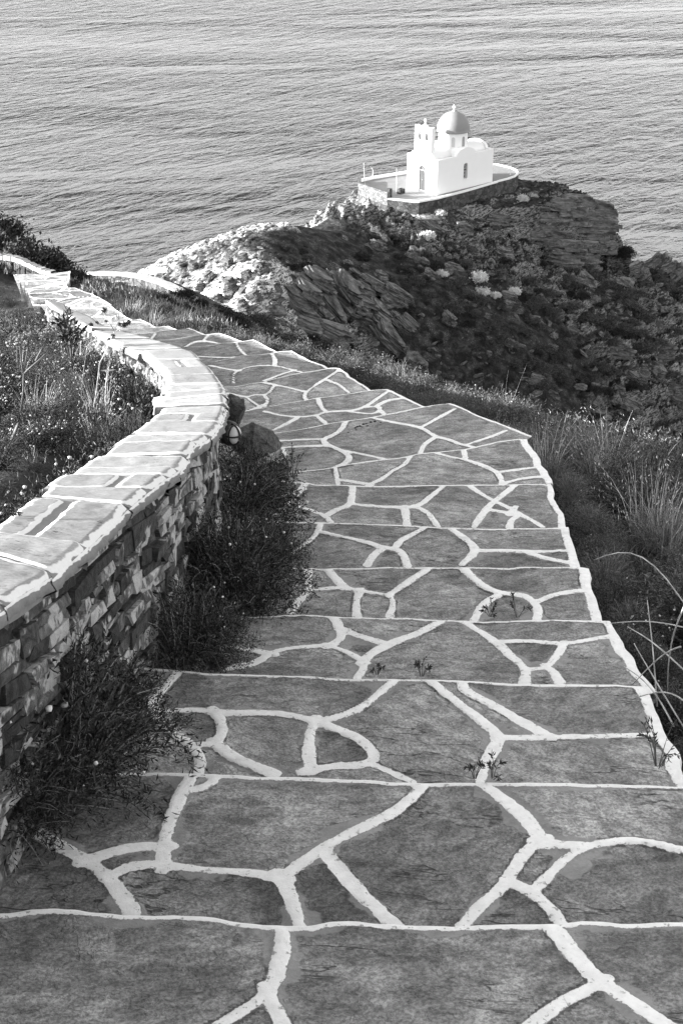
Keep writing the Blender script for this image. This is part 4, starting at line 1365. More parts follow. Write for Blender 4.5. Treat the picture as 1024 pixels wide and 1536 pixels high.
def leaves_np(P, D, ln, wd, rg, fold=.25):
    n = len(P); side = unit(np.cross(D, rnd_dirs(n, rg))); up = np.cross(side, D)
    ln = np.broadcast_to(ln, n)[:, None]; wd = np.broadcast_to(wd, n)[:, None]
    mid = P + D * ln * .48 - up * ln * .04
    V = np.stack([P, mid + side * wd * .5 + up * wd * fold, P + D * ln - up * ln * .12, mid - side * wd * .5 + up * wd * fold], 1).reshape(-1, 3)
    i = np.arange(n)[:, None] * 4
    return V, np.concatenate([i + np.array([[0, 1, 2]]), i + np.array([[0, 2, 3]])])


def tubes_np(Ps, r0, r1, k=3):
    """Ps (n, m, 3) centre lines"""
    n, m, _ = Ps.shape
    D = unit(np.gradient(Ps, axis=1)); ref = np.array([.3, .2, 1.0])
    u = unit(np.cross(D, ref + 0 * D)); w_ = np.cross(D, u)
    r = np.linspace(r0, r1, m)[None, :, None, None]
    a = 2 * PI * np.arange(k) / k
    V = Ps[:, :, None] + r * (u[:, :, None] * np.cos(a)[:, None] + w_[:, :, None] * np.sin(a)[:, None])
    i = (np.arange(n)[:, None, None] * m + np.arange(m - 1)[None, :, None]) * k + np.arange(k)[None, None]
    j = (np.arange(n)[:, None, None] * m + np.arange(m - 1)[None, :, None]) * k + (np.arange(k)[None, None] + 1) % k
    f = np.stack([i, j, j + k, i + k], -1).reshape(-1, 4)
    return V.reshape(-1, 3), f


_ico = None
def heads_np(P, r, rg, squash=1.0):
    """small knobbly flower heads"""
    global _ico
    if _ico is None:
        bm = bmesh.new(); bmesh.ops.create_icosphere(bm, subdivisions=1, radius=1)
        bm.verts.index_update(); _ico = (np.array([v.co[:] for v in bm.verts]), np.array([[v.index for v in f.verts] for f in bm.faces])); bm.free()
    v, f = _ico
    n = len(P); r = np.broadcast_to(r, n)
    V = P[:, None] + v[None] * r[:, None, None] * rg.uniform(.75, 1.25, (n, len(v), 1)) * np.array([1, 1, squash])
    return V.reshape(-1, 3), (f[None] + (np.arange(n) * len(v))[:, None, None]).reshape(-1, 3)


def stems_np(n, R, H, rg, spread=1.0, m=6, lean=(0, 0)):
    a = rg.uniform(0, 2 * PI, n); e = np.arccos(rg.uniform(.12, 1, n)) * spread
    rad = rg.uniform(.78, 1.05, n)
    tip = np.stack([np.cos(a) * np.sin(e) * R * rad + lean[0], np.sin(a) * np.sin(e) * R * rad + lean[1], np.cos(e) * H * rad], 1)
    b = tip * np.array([.22, .22, 0]) * rg.uniform(.3, 1, (n, 1))
    t = np.linspace(0, 1, m)[None, :, None]
    w_ = rg.normal(size=(n, 1, 3)) * .05 * R
    P = b[:, None] * (1 - t) + tip[:, None] * t + np.array([0, 0, .16 * H]) * np.sin(t * PI) + w_ * np.sin(t * PI)
    return P


def on_stems(P, n, rg, lo=.25, pw=.8):
    s = rg.integers(0, len(P), n); t = (lo + (1 - lo) * rg.random(n) ** pw) * (P.shape[1] - 1)
    i = np.minimum(t.astype(int), P.shape[1] - 2); f = (t - i)[:, None]
    return P[s, i] * (1 - f) + P[s, i + 1] * f, unit(P[s, i + 1] - P[s, i])


SHELF = []
def shrub(name, seed, R, H, nst, nlf, ll, lw, leafm, stemm=None, bloom=0, bloom_r=.012, bloomm=None, scatter=.03, spread=1.0, lean=(0, 0), stem_r=.004, tipout=.06, heads_dark=0):
    """a shrub as an Empty with its foliage, stems and blossoms as parts"""
    rg = np.random.default_rng(seed)
    root = bpy.data.objects.new(name, None); COL.objects.link(root); root.empty_display_size = .1
    P = stems_np(nst, R, H, rg, spread, lean=lean)
    p, d = on_stems(P, nlf, rg)
    p = p + rg.normal(size=p.shape) * scatter
    p[:, 2] = np.maximum(p[:, 2], .004)
    D = unit(d * .7 + rnd_dirs(nlf, rg) * .9 + np.array([0, 0, .25]))
    FV, Ff = leaves_np(p, D, ll * rg.uniform(.6, 1.3, nlf), lw * rg.uniform(.7, 1.3, nlf), rg)
    Ft = np.repeat(np.clip(rg.beta(1.6, 2.6, nlf), 0, 1), 4); extra = None
    V, f = tubes_np(P, stem_r, stem_r * .4)
    mesh_np('stems', V, [f], stemm or M_STEM, root, {'tone': np.repeat(rg.random(nst), P.shape[1] * 3)})
    if bloom:
        k = rg.integers(0, nst, bloom)
        q = P[k, -1] + rg.normal(size=(bloom, 3)) * np.array([.05, .05, .03]) * R * 2 + np.array([0, 0, tipout * .5]) * rg.random((bloom, 1))
        up = unit(q - np.array([0, 0, -.3 * H])) * tipout * rg.uniform(.3, 1, (bloom, 1))
        q = q + up * .6
        V, f = heads_np(q, bloom_r * rg.uniform(.6, 1.25, bloom), rg, .9)
        o_ = mesh_np('blossoms', V, [f], bloomm or M_BLOOM, root, {'tone': np.repeat(rg.random(bloom), len(_ico[0]))}); o_['kind'] = 'stuff'
        st = np.stack([q - up * 1.2 - np.array([0, 0, .03]), q - up * .5, q], 1)
        V, f = tubes_np(st, .0018, .0012)
        extra = (V, f, np.repeat(rg.random(bloom) * .5 + .3, 9))
    fl = [Ff]
    if extra is not None:
        fl.append(extra[1] + len(FV)); FV = np.concatenate([FV, extra[0]]); Ft = np.concatenate([Ft, extra[2]])
    mesh_np('foliage', FV, fl, leafm, root, {'tone': Ft})
    SHELF.append(root)
    return root


def tuft(name, seed, n, H, R, mat, wd=.004, curl=.6, seeds=0):
    """a grass tuft: curved blades in one mesh, seed heads in another"""
    rg = np.random.default_rng(seed)
    a = rg.uniform(0, 2 * PI, n); r = R * np.sqrt(rg.random(n)) * .5
    b = np.stack([np.cos(a) * r, np.sin(a) * r, 0 * a - .02], 1)
    L = H * rg.uniform(.55, 1.1, n); out = rg.uniform(.15, 1, n) * curl
    a2 = a + rg.normal(size=n) * .7
    t = np.linspace(0, 1, 5)[None, :]
    P = np.stack([b[:, 0:1] + np.cos(a2)[:, None] * (L * out)[:, None] * t ** 1.7, b[:, 1:2] + np.sin(a2)[:, None] * (L * out)[:, None] * t ** 1.7,
                  b[:, 2:3] + L[:, None] * (t - .45 * out[:, None] * t ** 2.4)], -1)
    side = np.stack([-np.sin(a2), np.cos(a2), 0 * a], 1)[:, None] * wd * rg.uniform(.6, 1.3, (n, 1, 1))
    taper = np.array([.8, 1, .8, .5, .08])[None, :, None]
    V = np.stack([P - side * taper, P + side * taper], 2).reshape(-1, 3)
    i = (np.arange(n)[:, None] * 10 + np.arange(4)[None] * 2).ravel()
    f = np.stack([i, i + 1, i + 3, i + 2], 1)
    root = bpy.data.objects.new(name, None); COL.objects.link(root); root.empty_display_size = .1
    bl = [V], [f], [np.repeat(rg.random(n), 10)]
    if seeds:
        k = rg.choice(n, seeds, replace=False)
        q = np.repeat(P[k, -1], 5, 0) + rg.normal(size=(seeds * 5, 3)) * np.array([.02, .02, .03])
        V2, f2 = leaves_np(q, unit(rg.normal(size=q.shape) * .4 + np.array([.6, 0, -.8])), .022, .005, rg)
        bl[0].append(V2); bl[1].append(f2 + len(V)); bl[2].append(np.repeat(.5 + .5 * rg.random(len(q)), 4))
    mesh_np('blades', np.concatenate(bl[0]), bl[1], mat, root, {'tone': np.concatenate(bl[2])})
    SHELF.append(root)
    return root


def place(proto, x, y, sc, label, cat, group=None, rz=None, dz=0.0, z=None, zs=1.0, tilt=(0, 0)):
    o = copy_tree(proto)
    zz = float(ground(x, y)[0]) if z is None else z
    o.location = (x, y, zz + dz); o.rotation_euler = (tilt[0], tilt[1], random.uniform(0, 2 * PI) if rz is None else rz)
    o.scale = (sc, sc, sc * zs)
    return tag(o, label, cat, group)


# prototypes (removed from the scene at the end; only their placed copies stay)
P_FLOWER = [shrub('flowering_shrub', 20 + i, .30, .34, 70, 2600, .030, .008, M_BED, bloom=38 + 8 * i, bloom_r=.0095, tipout=.05) for i in range(3)]
P_DARK = [shrub('dark_shrub', 30 + i, .34, .38, 90, 3800, .026, .007, M_LEAF, bloom=5, bloom_r=.005, tipout=.04) for i in range(3)]
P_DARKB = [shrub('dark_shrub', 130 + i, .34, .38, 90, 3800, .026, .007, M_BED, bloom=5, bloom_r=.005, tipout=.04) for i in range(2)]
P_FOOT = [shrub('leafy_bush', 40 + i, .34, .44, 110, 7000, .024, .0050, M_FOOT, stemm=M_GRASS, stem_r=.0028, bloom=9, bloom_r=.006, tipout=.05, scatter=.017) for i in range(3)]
P_GRASS = [tuft('grass_tuft', 50 + i, 260, .36, .34, M_GRASS, .0032, .75) for i in range(3)]
P_STRAW = [tuft('dry_grass_tuft', 60 + i, 60, .50, .22, M_STRAW, .0022, .55, seeds=22) for i in range(3)]
P_BROOM = [shrub('wiry_shrub', 70 + i, .36, .40, 150, 2600, .042, .0035, M_LEAF2, stemm=M_GRASS, scatter=.03, stem_r=.003) for i in range(2)]
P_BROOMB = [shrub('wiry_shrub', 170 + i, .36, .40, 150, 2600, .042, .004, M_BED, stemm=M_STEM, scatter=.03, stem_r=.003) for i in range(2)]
P_MAQ = [shrub('maquis_shrub', 80 + i, 1.0, .85, 46, 4600, .12, .05, M_MAQUIS, scatter=.09, stem_r=.02) for i in range(3)]
P_MAQ2 = [shrub('cushion_shrub', 180 + i, 1.0, .62, 40, 4600, .10, .04, M_MIDMAQ, scatter=.09, stem_r=.02) for i in range(3)]
P_MPALE = [shrub('sun_painted_shrub', 90 + i, .8, .6, 50, 2600, .16, .08, M_PALE, scatter=.10, stem_r=.02) for i in range(2)]

rr = random.Random(5)
# --- the bed behind the low wall
bed = []
for s_ in np.arange(3.3, 15.0, .27):
    xi = float(np.interp(s_, CI[:, 1], CI[:, 0]))
    for off, p_ in ((.20, .95), (.55, .95), (1.0, .9), (1.5, .85), (2.2, .7)):
        edge = -(512 + 60) / F * (s_ * CP + 3 * SP) - .3
        if rr.random() > p_ or xi - off < edge: continue
        bed.append((xi - off + rr.uniform(-.08, .08), s_ + rr.uniform(-.1, .1), off))
for x, y, off in bed:
    u = rr.random(); zc = float(np.interp(y, CI[:, 1], CI[:, 2])); g = float(ground(x, y)[0])
    room = max(.18, zc - g + (-.05 if off < .4 else .0))
    far_ = 1.0 if y < 9 else 1.25
    if u < .48:
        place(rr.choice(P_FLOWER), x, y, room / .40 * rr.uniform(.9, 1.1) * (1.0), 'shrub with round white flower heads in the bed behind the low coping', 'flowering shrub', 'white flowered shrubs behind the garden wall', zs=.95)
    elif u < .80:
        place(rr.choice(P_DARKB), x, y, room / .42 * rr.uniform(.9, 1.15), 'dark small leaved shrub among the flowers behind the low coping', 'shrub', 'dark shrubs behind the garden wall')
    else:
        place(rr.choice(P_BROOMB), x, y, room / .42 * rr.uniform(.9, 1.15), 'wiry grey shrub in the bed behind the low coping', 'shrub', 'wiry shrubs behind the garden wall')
for px, py, y in ((60, 640, 7.0), (150, 660, 6.6), (30, 560, 9.0), (110, 560, 9.5), (20, 500, 12), (150, 640, 7.4)):
    q = at_y(px, py, y)
    place(rr.choice(P_STRAW), q[0], y, rr.uniform(.45, .65), 'thin dry grass with pale seed heads in the bed behind the low coping', 'grass', 'dry grasses behind the garden wall')

# --- bushes at the foot of the wall, beside the steps
foot = [(100, 1165, 1.12, 0, 'big dark leafy bush at the foot of the low wall, nearest the camera'),
        (40, 1205, .80, 1, 'dark bush squeezed between the low wall and the nearest wide step'),
        (-15, 1240, .85, 2, 'black-green bush in the bottom left corner against the wall foot'),
        (165, 1110, .75, 2, 'small dark bush leaning over the step edge beside the nearest big bush'),
        (275, 985, .80, 1, 'dark bush with pale flower heads in the middle of the wall foot'),
        (320, 985, .55, 0, 'low bush spilling onto the step in the middle of the wall foot'),
        (372, 905, .92, 2, 'tallest dark bush of the thicket at the far end of the wall foot'),
        (335, 905, 1.0, 0, 'dense dark bush against the wall face in the far thicket'),
        (402, 840, .66, 1, 'bush with dark seed heads reaching over the narrow steps'),
        (350, 800, 1.15, 2, 'bush behind the thicket, rising along the wall face'),
        (385, 760, .85, 0, 'bush below the wall lamp beside the boulder')]
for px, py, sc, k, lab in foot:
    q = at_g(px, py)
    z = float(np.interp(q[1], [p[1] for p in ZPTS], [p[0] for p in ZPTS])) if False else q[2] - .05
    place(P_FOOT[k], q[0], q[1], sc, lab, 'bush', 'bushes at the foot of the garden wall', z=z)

# --- the slope on the right of the steps
NR = 0
for s_ in np.arange(3.2, 17.5, .30):
    xr = float(np.interp(s_, RX[:, 1], RX[:, 0]))
    edge = (512 + 80) / F * (s_ * CP + 5 * SP) + .4
    off = .20
    while xr + off < edge and off < 7:
        x = xr + off + rr.uniform(-.08, .08); y = s_ + rr.uniform(-.14, .14)
        u = rr.random(); big = 1 + min(.9, off * .22)
        low = (.55 if off < .3 else (.8 if off < .6 else 1.0)) * (1 - .15 * float(sstep(8.0, 11.5, s_)))
        if u < .52: place(rr.choice(P_DARK), x, y, rr.uniform(.65, 1.0) * big * low, 'dark bushy shrub on the slope to the right of the steps', 'shrub', 'dark shrubs right of the steps')
        elif u < .74: place(rr.choice(P_BROOM), x, y, rr.uniform(.7, 1.0) * big * low, 'grey wiry shrub on the slope to the right of the steps', 'shrub', 'wiry shrubs right of the steps')
        elif u < .82 and s_ > 5.5: place(rr.choice(P_GRASS), x, y, rr.uniform(.45, .75) * big * low, 'thick grass clump on the slope to the right of the steps', 'grass', 'grass clumps right of the steps')
        elif u < .91: place(rr.choice(P_FLOWER), x, y, rr.uniform(.6, .9) * big * low, 'shrub with small white flowers on the slope right of the steps', 'flowering shrub', 'flowering shrubs right of the steps')
        elif 5.8 < s_ < 11: place(rr.choice(P_STRAW), x, y, rr.uniform(.7, 1.1) * big * (1 if s_ < 9 else .6), 'tall dry grass with pale stalks right of the steps', 'grass', 'dry grasses right of the steps')
        else: place(rr.choice(P_DARK), x, y, rr.uniform(.6, .9) * big * low, 'dark bushy shrub on the slope to the right of the steps', 'shrub', 'dark shrubs right of the steps')
        NR += 1
        off += .30 * big + rr.uniform(0, .12)

# --- the slope beyond the bend, down to the lower wall, and the skyline on the left
for i in range(150):
    y = rr.uniform(19.5, 50); t_ = rr.random()
    xl = -(512 + 40) / F * (y * CP + 9 * SP)
    xr = float(np.interp(y, LW[::-1, 1][np.argsort(LW[::-1, 1])], LW[::-1, 0][np.argsort(LW[::-1, 1])])) if y > 38 else -1.2 + (y - 20) * -.02
    x = xl + (xr - .6 - xl) * t_
    if y < 29 and x < float(np.interp(y, RX[:, 1], RX[:, 0])) + .5: continue
    if y > 36: continue
    pr = rr.choice(P_MAQ) if rr.random() < .55 else rr.choice(P_GRASS)
    if pr in P_GRASS: place(pr, x, y, rr.uniform(.55, 1.0), 'pale grass clump on the bank between the steps and the lower wall', 'grass', 'grass clumps on the bank above the lower wall')
    else: place(pr, x, y, rr.uniform(.16, .40), 'low dark shrub on the bank between the steps and the lower wall', 'shrub', 'shrubs on the bank above the lower wall')
for px, py, y, sc in ((-30, 372, 34, 1.3), (8, 380, 34, 1.3), (40, 395, 33, 1.15), (70, 402, 33.5, .9), (98, 416, 34, .75), (118, 420, 33, .5), (140, 432, 34, .45), (20, 400, 30.5, .5),
                      (125, 436, 31, .5), (150, 450, 30, .4), (60, 418, 31, .45), (105, 432, 30, .45), (-15, 350, 36, 1.2)):
    q = at_y(px, py, y)
    place(rr.choice(P_MAQ), q[0], y, sc * .8, 'dark shrub on the left skyline beyond the bend of the steps', 'shrub', 'dark shrubs on the left skyline', z=q[2] - .35 * sc)
for px, py, y, sc in ((-8, 418, 23, .9), (14, 432, 22, .8), (24, 446, 21, .7), (40, 462, 19, .65), (-20, 440, 22, 1.3), (5, 462, 19, 1.2), (30, 482, 17, 1.1), (58, 492, 16, .9), (85, 500, 15.6, .7), (0, 490, 16, 1.3)):
    q = at_y(px, py, y)
    place(rr.choice(P_BROOMB), q[0], y, sc * .62, 'bristly grey shrub on the left above the far bend of the coping', 'shrub', 'grey shrubs at the far bend', z=q[2] - .3)

for i in range(46):
    y = rr.uniform(14.5, 22.5); xi = float(np.interp(y, CI[:, 1], CI[:, 0])); xe = -(512 + 40) / F * (y * CP + 5 * SP)
    x = rr.uniform(xe - .3, max(xe - .1, xi - .45))
    place(rr.choice(P_BROOMB + P_DARKB), x, y, rr.uniform(.6, 1.0), 'low dark shrub on the bank left of the far bend of the coping', 'shrub', 'low shrubs left of the far bend')

def on_far(px, py):
    """where the line of sight through a point of the photograph meets the headland"""
    d = ray(px, py); ys = np.linspace(98, 148, 400)
    P_ = d[None] * (ys / d[1])[:, None]; g = ground(P_[:, 0], ys)
    k = np.argmax(P_[:, 2] < g)
    return P_[k, 0], ys[k], float(g[k])
# --- shrubs on the headland's shaded flank
pts = []
tries = 0
while len(pts) < 270 and tries < 9000:
    tries += 1
    x = rr.uniform(-9, 33); y = rr.uniform(100, 142)
    g, rk_ = ground(x, y, True); g = float(g[0])
    px = 512 + F * x / (y * CP - g * SP); py = 768 - F * (y * SP + g * CP) / (y * CP - g * SP)
    if not (400 < px < 1060 and 300 < py < 660): continue
    if (px < 430 and py > 380) or (px < 650 and py < 352): continue
    dens = .25 + .75 * float(sstep(-.1, .3, fbm(np.array([x * .12 + 40]), np.array([y * .12]), o=3))[0]) + (.6 if px > 680 and 410 < py < 570 else 0)
    if float(rk_[0]) > .75: dens *= .35
    if rr.random() > dens: continue
    if any((x - a) ** 2 + (y - b) ** 2 < .55 for a, b in pts): continue
    if d_plat(x, y) < 2.6: continue
    pts.append((x, y))
    if rr.random() < .45 + (.25 if px > 680 else 0):
        place(rr.choice(P_MAQ2), x, y, rr.uniform(.4, 1.15), 'grey cushion shrub on the shaded flank of the headland', 'shrub', 'grey shrubs on the headland', dz=-.15, z=g, zs=rr.uniform(.7, 1.1))
    else:
        place(rr.choice(P_MAQ), x, y, rr.uniform(.3, .85), 'low dark shrub on the shaded flank of the headland', 'shrub', 'dark shrubs on the headland', dz=-.15, z=g, zs=rr.uniform(.7, 1.1))
def on_any(px, py):
    d = ray(px, py); ys = np.linspace(18, 148, 700)
    P_ = d[None] * (ys / d[1])[:, None]; g = ground(P_[:, 0], ys)
    k = np.argmax(P_[:, 2] < g)
    return P_[k, 0], ys[k], float(g[k])
n_ = 0
for i in range(400):
    px, py = rr.uniform(380, 800), rr.uniform(480, 640)
    x, y, g = on_any(px, py)
    if y > 97 or y < 18.5 or x < float(np.interp(y, RX[:, 1], RX[:, 0])) + .3: continue
    place(rr.choice(P_MAQ2 + P_MAQ), x, y, rr.uniform(.008, .015) * y, 'shrub in the shaded gully between the steps and the headland', 'shrub', 'shrubs in the gully', dz=-.1, z=g); n_ += 1
    if n_ >= 120: break
for i in range(55):
    px, py = rr.uniform(800, 1040), rr.uniform(425, 575)
    x, y, g = on_far(px, py)
    place(rr.choice(P_MAQ2), x, y, rr.uniform(.55, 1.25), 'grey cushion shrub on the shaded flank of the headland', 'shrub', 'grey shrubs on the headland', dz=-.15, z=g, zs=rr.uniform(.6, .95))
x, y, g = on_far(937, 384); place(P_MAQ[0], x, y, 1.15, 'largest round dark bush at the foot of the right hand cliff', 'bush', z=g - .1)
for px, py, sc in ((690, 300, .8), (672, 306, .6), (710, 296, .6), (783, 300, .55), (660, 322, .5), (640, 358, .65), (662, 412, .5), (716, 420, .75), (722, 440, .6), (770, 440, .55), (742, 446, .45), (800, 296, .4)):
    x, y, g = on_far(px, py)
    place(rr.choice(P_MPALE), x, y, sc * 1.35, 'shrub painted sunlit pale, standing out on the dark headland below the chapel', 'shrub', 'sunlit-painted shrubs on the headland', z=g - .05)

# --- weeds in the cracks of the steps
def weed(seed, px, py, h, n, label, mat=None):
    rg = np.random.default_rng(seed); q = at_g(px, py)
    k = min(range(len(ZN)), key=lambda i: abs(np.interp(px, [p[0] for p in NOS[i]], [p[1] for p in NOS[i]]) - py))
    q = at_z(px, py, ZN[k] + .005)
    root = thing('weed', label, 'weed', tuple(q))
    P = stems_np(n, h * .45, h, rg, .9, 5)
    V, f = tubes_np(P, .0016, .0008); mesh_np('stems', V, [f], mat or M_STEM, root, {'tone': np.repeat(rg.random(n), 15)})
    p, d = on_stems(P, n * 12, rg, .3)
    V, f = leaves_np(p, unit(d + rnd_dirs(len(p), rg) * .8), .016, .005, rg); mesh_np('leaves', V, [f], M_BLACKLEAF, root, {'tone': np.repeat(rg.random(len(p)), 4)})
    return root
weed(1, 712, 1168, .075, 5, 'small dark weed at the second step edge from the camera, left one of a pair')
weed(2, 738, 1168, .09, 5, 'small dark weed at the second step edge from the camera, right one of a pair')
weed(3, 566, 1012, .06, 4, 'tiny weed at the third step edge from the camera, left of two')
weed(4, 632, 1014, .075, 5, 'forked weed at the third step edge from the camera, right of two')
weed(5, 735, 925, .08, 6, 'weed on the half round slab at the fourth step edge, left of two')
weed(6, 775, 926, .11, 5, 'taller weed on the half round slab at the fourth step edge, right of two')
weed(7, 440, 716, .20, 16, 'twiggy dark weed on the step beside the boulder')
weed(8, 985, 1150, .20, 9, 'dark thin weed reaching over the right end of the second step')
weed(9, 60, 745, .05, 8, 'dark leafy weed lying over the inner edge of the coping') .location = tuple(at_z(24, 772, -2.0))
# dark droppings on a slab
q0 = None
for i, (px, py) in enumerate(((545, 637), (549, 636), (540, 640), (536, 641), (533, 643), (551, 640), (560, 641), (571, 635), (567, 648), (552, 647), (553, 646), (542, 645), (534, 646), (522, 650), (510, 653), (546, 655), (556, 634), (562, 633), (543, 642), (633, 631))):
    z = ZN[8] + .012; q = at_z(px, py, z)
    if q0 is None:
        mb = MB(); mb.lathe([(.002, -.007), (.009, -.005), (.0125, 0), (.010, .006), (.002, .009)], 9)
        o = mb.build('dropping', M_DARK, None, 0, True); q0 = o
    else:
        o = q0.copy(); COL.objects.link(o)
    o.location = tuple(q); o.rotation_euler = (rr.uniform(0, 3), rr.uniform(0, 3), 0)
    tag(o, 'small black dropping scattered on the broad slab in the middle of the steps', 'dropping', 'droppings on the slab')
# ------------------------------------------------------------------ stalks, boulders, lamp
def stalk_plant(name, label, base, lines, heads, mat, headm, rad=.004, leaves=None):
    root = thing(name, label, 'plant', tuple(base)); B = np.array(base)
    for i, pl in enumerate(lines):
        mb = MB(); n = len(pl)
        mb.tube([tuple(np.array(p) - B) for p in pl], [rad * (1.0 if i == 0 else .7) * (1 - .5 * k / max(1, n - 1)) for k in range(n)], 6)
        o = mb.build('stem' if i == 0 else 'branch', mat, root, 0, True)
        mesh_tone(o)
    rg = np.random.default_rng(len(lines) + 3)
    for p, r in heads:
        p = np.array(p) - B
        d = rnd_dirs(70, rg)
        V, f = leaves_np(p + d * r * .3, unit(d + np.array([0, 0, .3])), r * rg.uniform(.6, 1.2, 70), r * .28, rg)
        V2, f2 = heads_np(p[None], r * .6, rg)
        mesh_np('flower_head', np.concatenate([V, V2]), [f, f2 + len(V)], headm, root, {'tone': rg.random(len(V) + len(V2))})
    for p, d, l, w_ in (leaves or []):
        p = np.array(p) - B
        V, f = leaves_np(p[None], unit(np.array([d], float)), l, w_, rg); mesh_np('leaf', V, [f], mat, root, {'tone': np.full(4, .6)})
    return root


def mesh_tone(o):
    at = o.data.attributes.new('tone', 'FLOAT', 'POINT'); at.data.foreach_set('value', np.random.default_rng(1).random(len(o.data.vertices)).astype(np.float32))


def bend(a, b, n=5, sag=0.0, seed=0):
    a, b = np.array(a), np.array(b); rg = np.random.default_rng(seed); t = np.linspace(0, 1, n)[:, None]
    w_ = rg.normal(size=3) * np.linalg.norm(b - a) * .03
    return [tuple(p) for p in a * (1 - t) + b * t + (w_ + np.array([0, 0, sag])) * np.sin(t * PI)]
Y1 = 7.4
def A(px, py, y=Y1): return at_y(px, py, y)
b0 = A(136, 640)
main = bend(b0, A(150, 545), 4, 0, 1) + bend(A(150, 545), A(176, 487), 4, 0, 2)[1:]
stalk_plant('thistle', 'pale branched thistle stalk with dark heads rising before the coping', b0,
            [main, bend(A(153, 534), A(146, 508), 3), bend(A(172, 497), A(156, 470), 3), bend(A(146, 508), A(137, 495), 3), bend(A(172, 497), A(192, 488), 3), bend(A(176, 487), A(180, 476), 3)],
            [(A(170, 504), .012), (A(137, 487), .012), (A(146, 484), .009), (A(157, 466), .016), (A(160, 482), .010), (A(186, 487), .016), (A(193, 484), .014), (A(180, 487), .012)], M_STRAW, M_BLACKLEAF, .0045,
            [(A(150, 556), (1, 0, .05), .085, .012), (A(178, 482), (.1, 0, 1), .05, .02), (A(177, 484), (-.1, 0, 1), .045, .02)])
b1 = A(122, 640, 7.2)
stalk_plant('dry_stalk', 'thin pale upright stalk left of the thistle behind the coping', b1, [bend(b1, A(134, 508, 7.2), 6, 0, 4)], [(A(134, 508, 7.2), .008)], M_GRASS, M_GRASS, .0022)
Y2 = 6.0
b2 = at_y(18, 660, Y2)
def fennel_heads(P, r, n):
    return [(np.array(P) + np.array([math.cos(k * 2.4), math.sin(k * 2.4), .25 * math.sin(k)]) * r * (.3 + .7 * k / n), .016) for k in range(n)]
hd = fennel_heads(at_y(46, 505, Y2), .05, 8) + fennel_heads(at_y(74, 502, Y2), .05, 8) + fennel_heads(at_y(28, 508, Y2), .035, 5)
stalk_plant('fennel', 'dark branching fennel stalk at the left edge with feathery heads', b2,
            [bend(b2, at_y(36, 560, Y2), 5, 0, 6), bend(at_y(36, 560, Y2), at_y(44, 510, Y2), 4, 0, 7), bend(at_y(36, 560, Y2), at_y(76, 525, Y2), 4, .0, 8), bend(at_y(36, 560, Y2), at_y(30, 512, Y2), 4, 0, 9), bend(at_y(54, 541, Y2), at_y(72, 508, Y2), 3)],
            hd, M_STEM, M_LEAF2, .007)
Y3 = 9.2
b3 = at_y(112, 580, Y3)
rg = np.random.default_rng(12)
dk = shrub('dark_leaved_plant', 77, .13, .30, 14, 220, .05, .017, M_BLACKLEAF, scatter=.02, spread=.8)
SHELF.remove(dk)
dk.location = tuple(at_y(108, 535, Y3)); tag(dk, 'upright plant with broad black-green leaves beside the far coping bend', 'plant')
# shrubs crowding the right hand corners of the steps
for k, sc_k in ((2, .62), (3, .5), (4, .45), (5, .5), (6, .5), (7, .45), (8, .4), (9, .35), (10, .3), (11, .3), (12, .25)):
    p = at_z(QR[k][0], QR[k][1], ZN[k]); n_ = NOS3[k - 1][-1]
    place(rr.choice(P_DARK), max(p[0], n_[0]) + .16 * sc_k + .05, (p[1] * .4 + n_[1] * .6), sc_k, 'small dark shrub tucked into a corner of the steps at their right edge', 'shrub', 'shrubs in the right hand step corners', z=ZN[k] - .12)
# loose pale stems arching over the right bank
for i, (a, b, y, sag) in enumerate((((1035, 920), (890, 840), 5.2, .10), ((1040, 945), (915, 935), 4.8, .03), ((1030, 1010), (940, 940), 4.4, .04), ((1010, 1090), (935, 1000), 4.2, .03), ((1035, 1060), (945, 1050), 4.1, .05), ((985, 1060), (970, 900), 4.6, 0), ((1030, 900), (1000, 1040), 4.3, .03), ((1020, 970), (945, 1030), 4.3, .02), ((1030, 1100), (950, 965), 4.25, .02))):
    p0, p1 = at_y(a[0], a[1], y), at_y(b[0], b[1], y + .25)
    mb = MB(); mb.tube(bend(p0, p1, 9, sag, i + 20), [.0032 - .0002 * k for k in range(9)], 5)
    o = mb.build('bramble', M_STRAW, None, 0, True); mesh_tone(o)
    tag(o, 'bare pale stem tangled over the shrubs at the right edge beside the near steps', 'bramble', 'bare stems right of the near steps')
for i, (a, b, y) in enumerate((((765, 610), (790, 545), 12.5), ((757, 605), (762, 555), 13), ((735, 640), (780, 590), 11), ((950, 700), (962, 630), 8.5), ((985, 720), (1020, 660), 8.0), ((880, 700), (884, 660), 8.5), ((896, 705), (904, 662), 8.6))):
    p0, p1 = at_y(a[0], a[1], y), at_y(b[0], b[1], y)
    mb = MB(); mb.tube(bend(p0, p1, 7, .02, i + 50), [.0017 - .0002 * k for k in range(7)], 5)
    o = mb.build('grass_stalk', M_GRASS, None, 0, True); mesh_tone(o)
    tag(o, 'tall thin grass stalk standing against the shaded headland', 'grass stalk', 'tall stalks at the edge of the right bank')


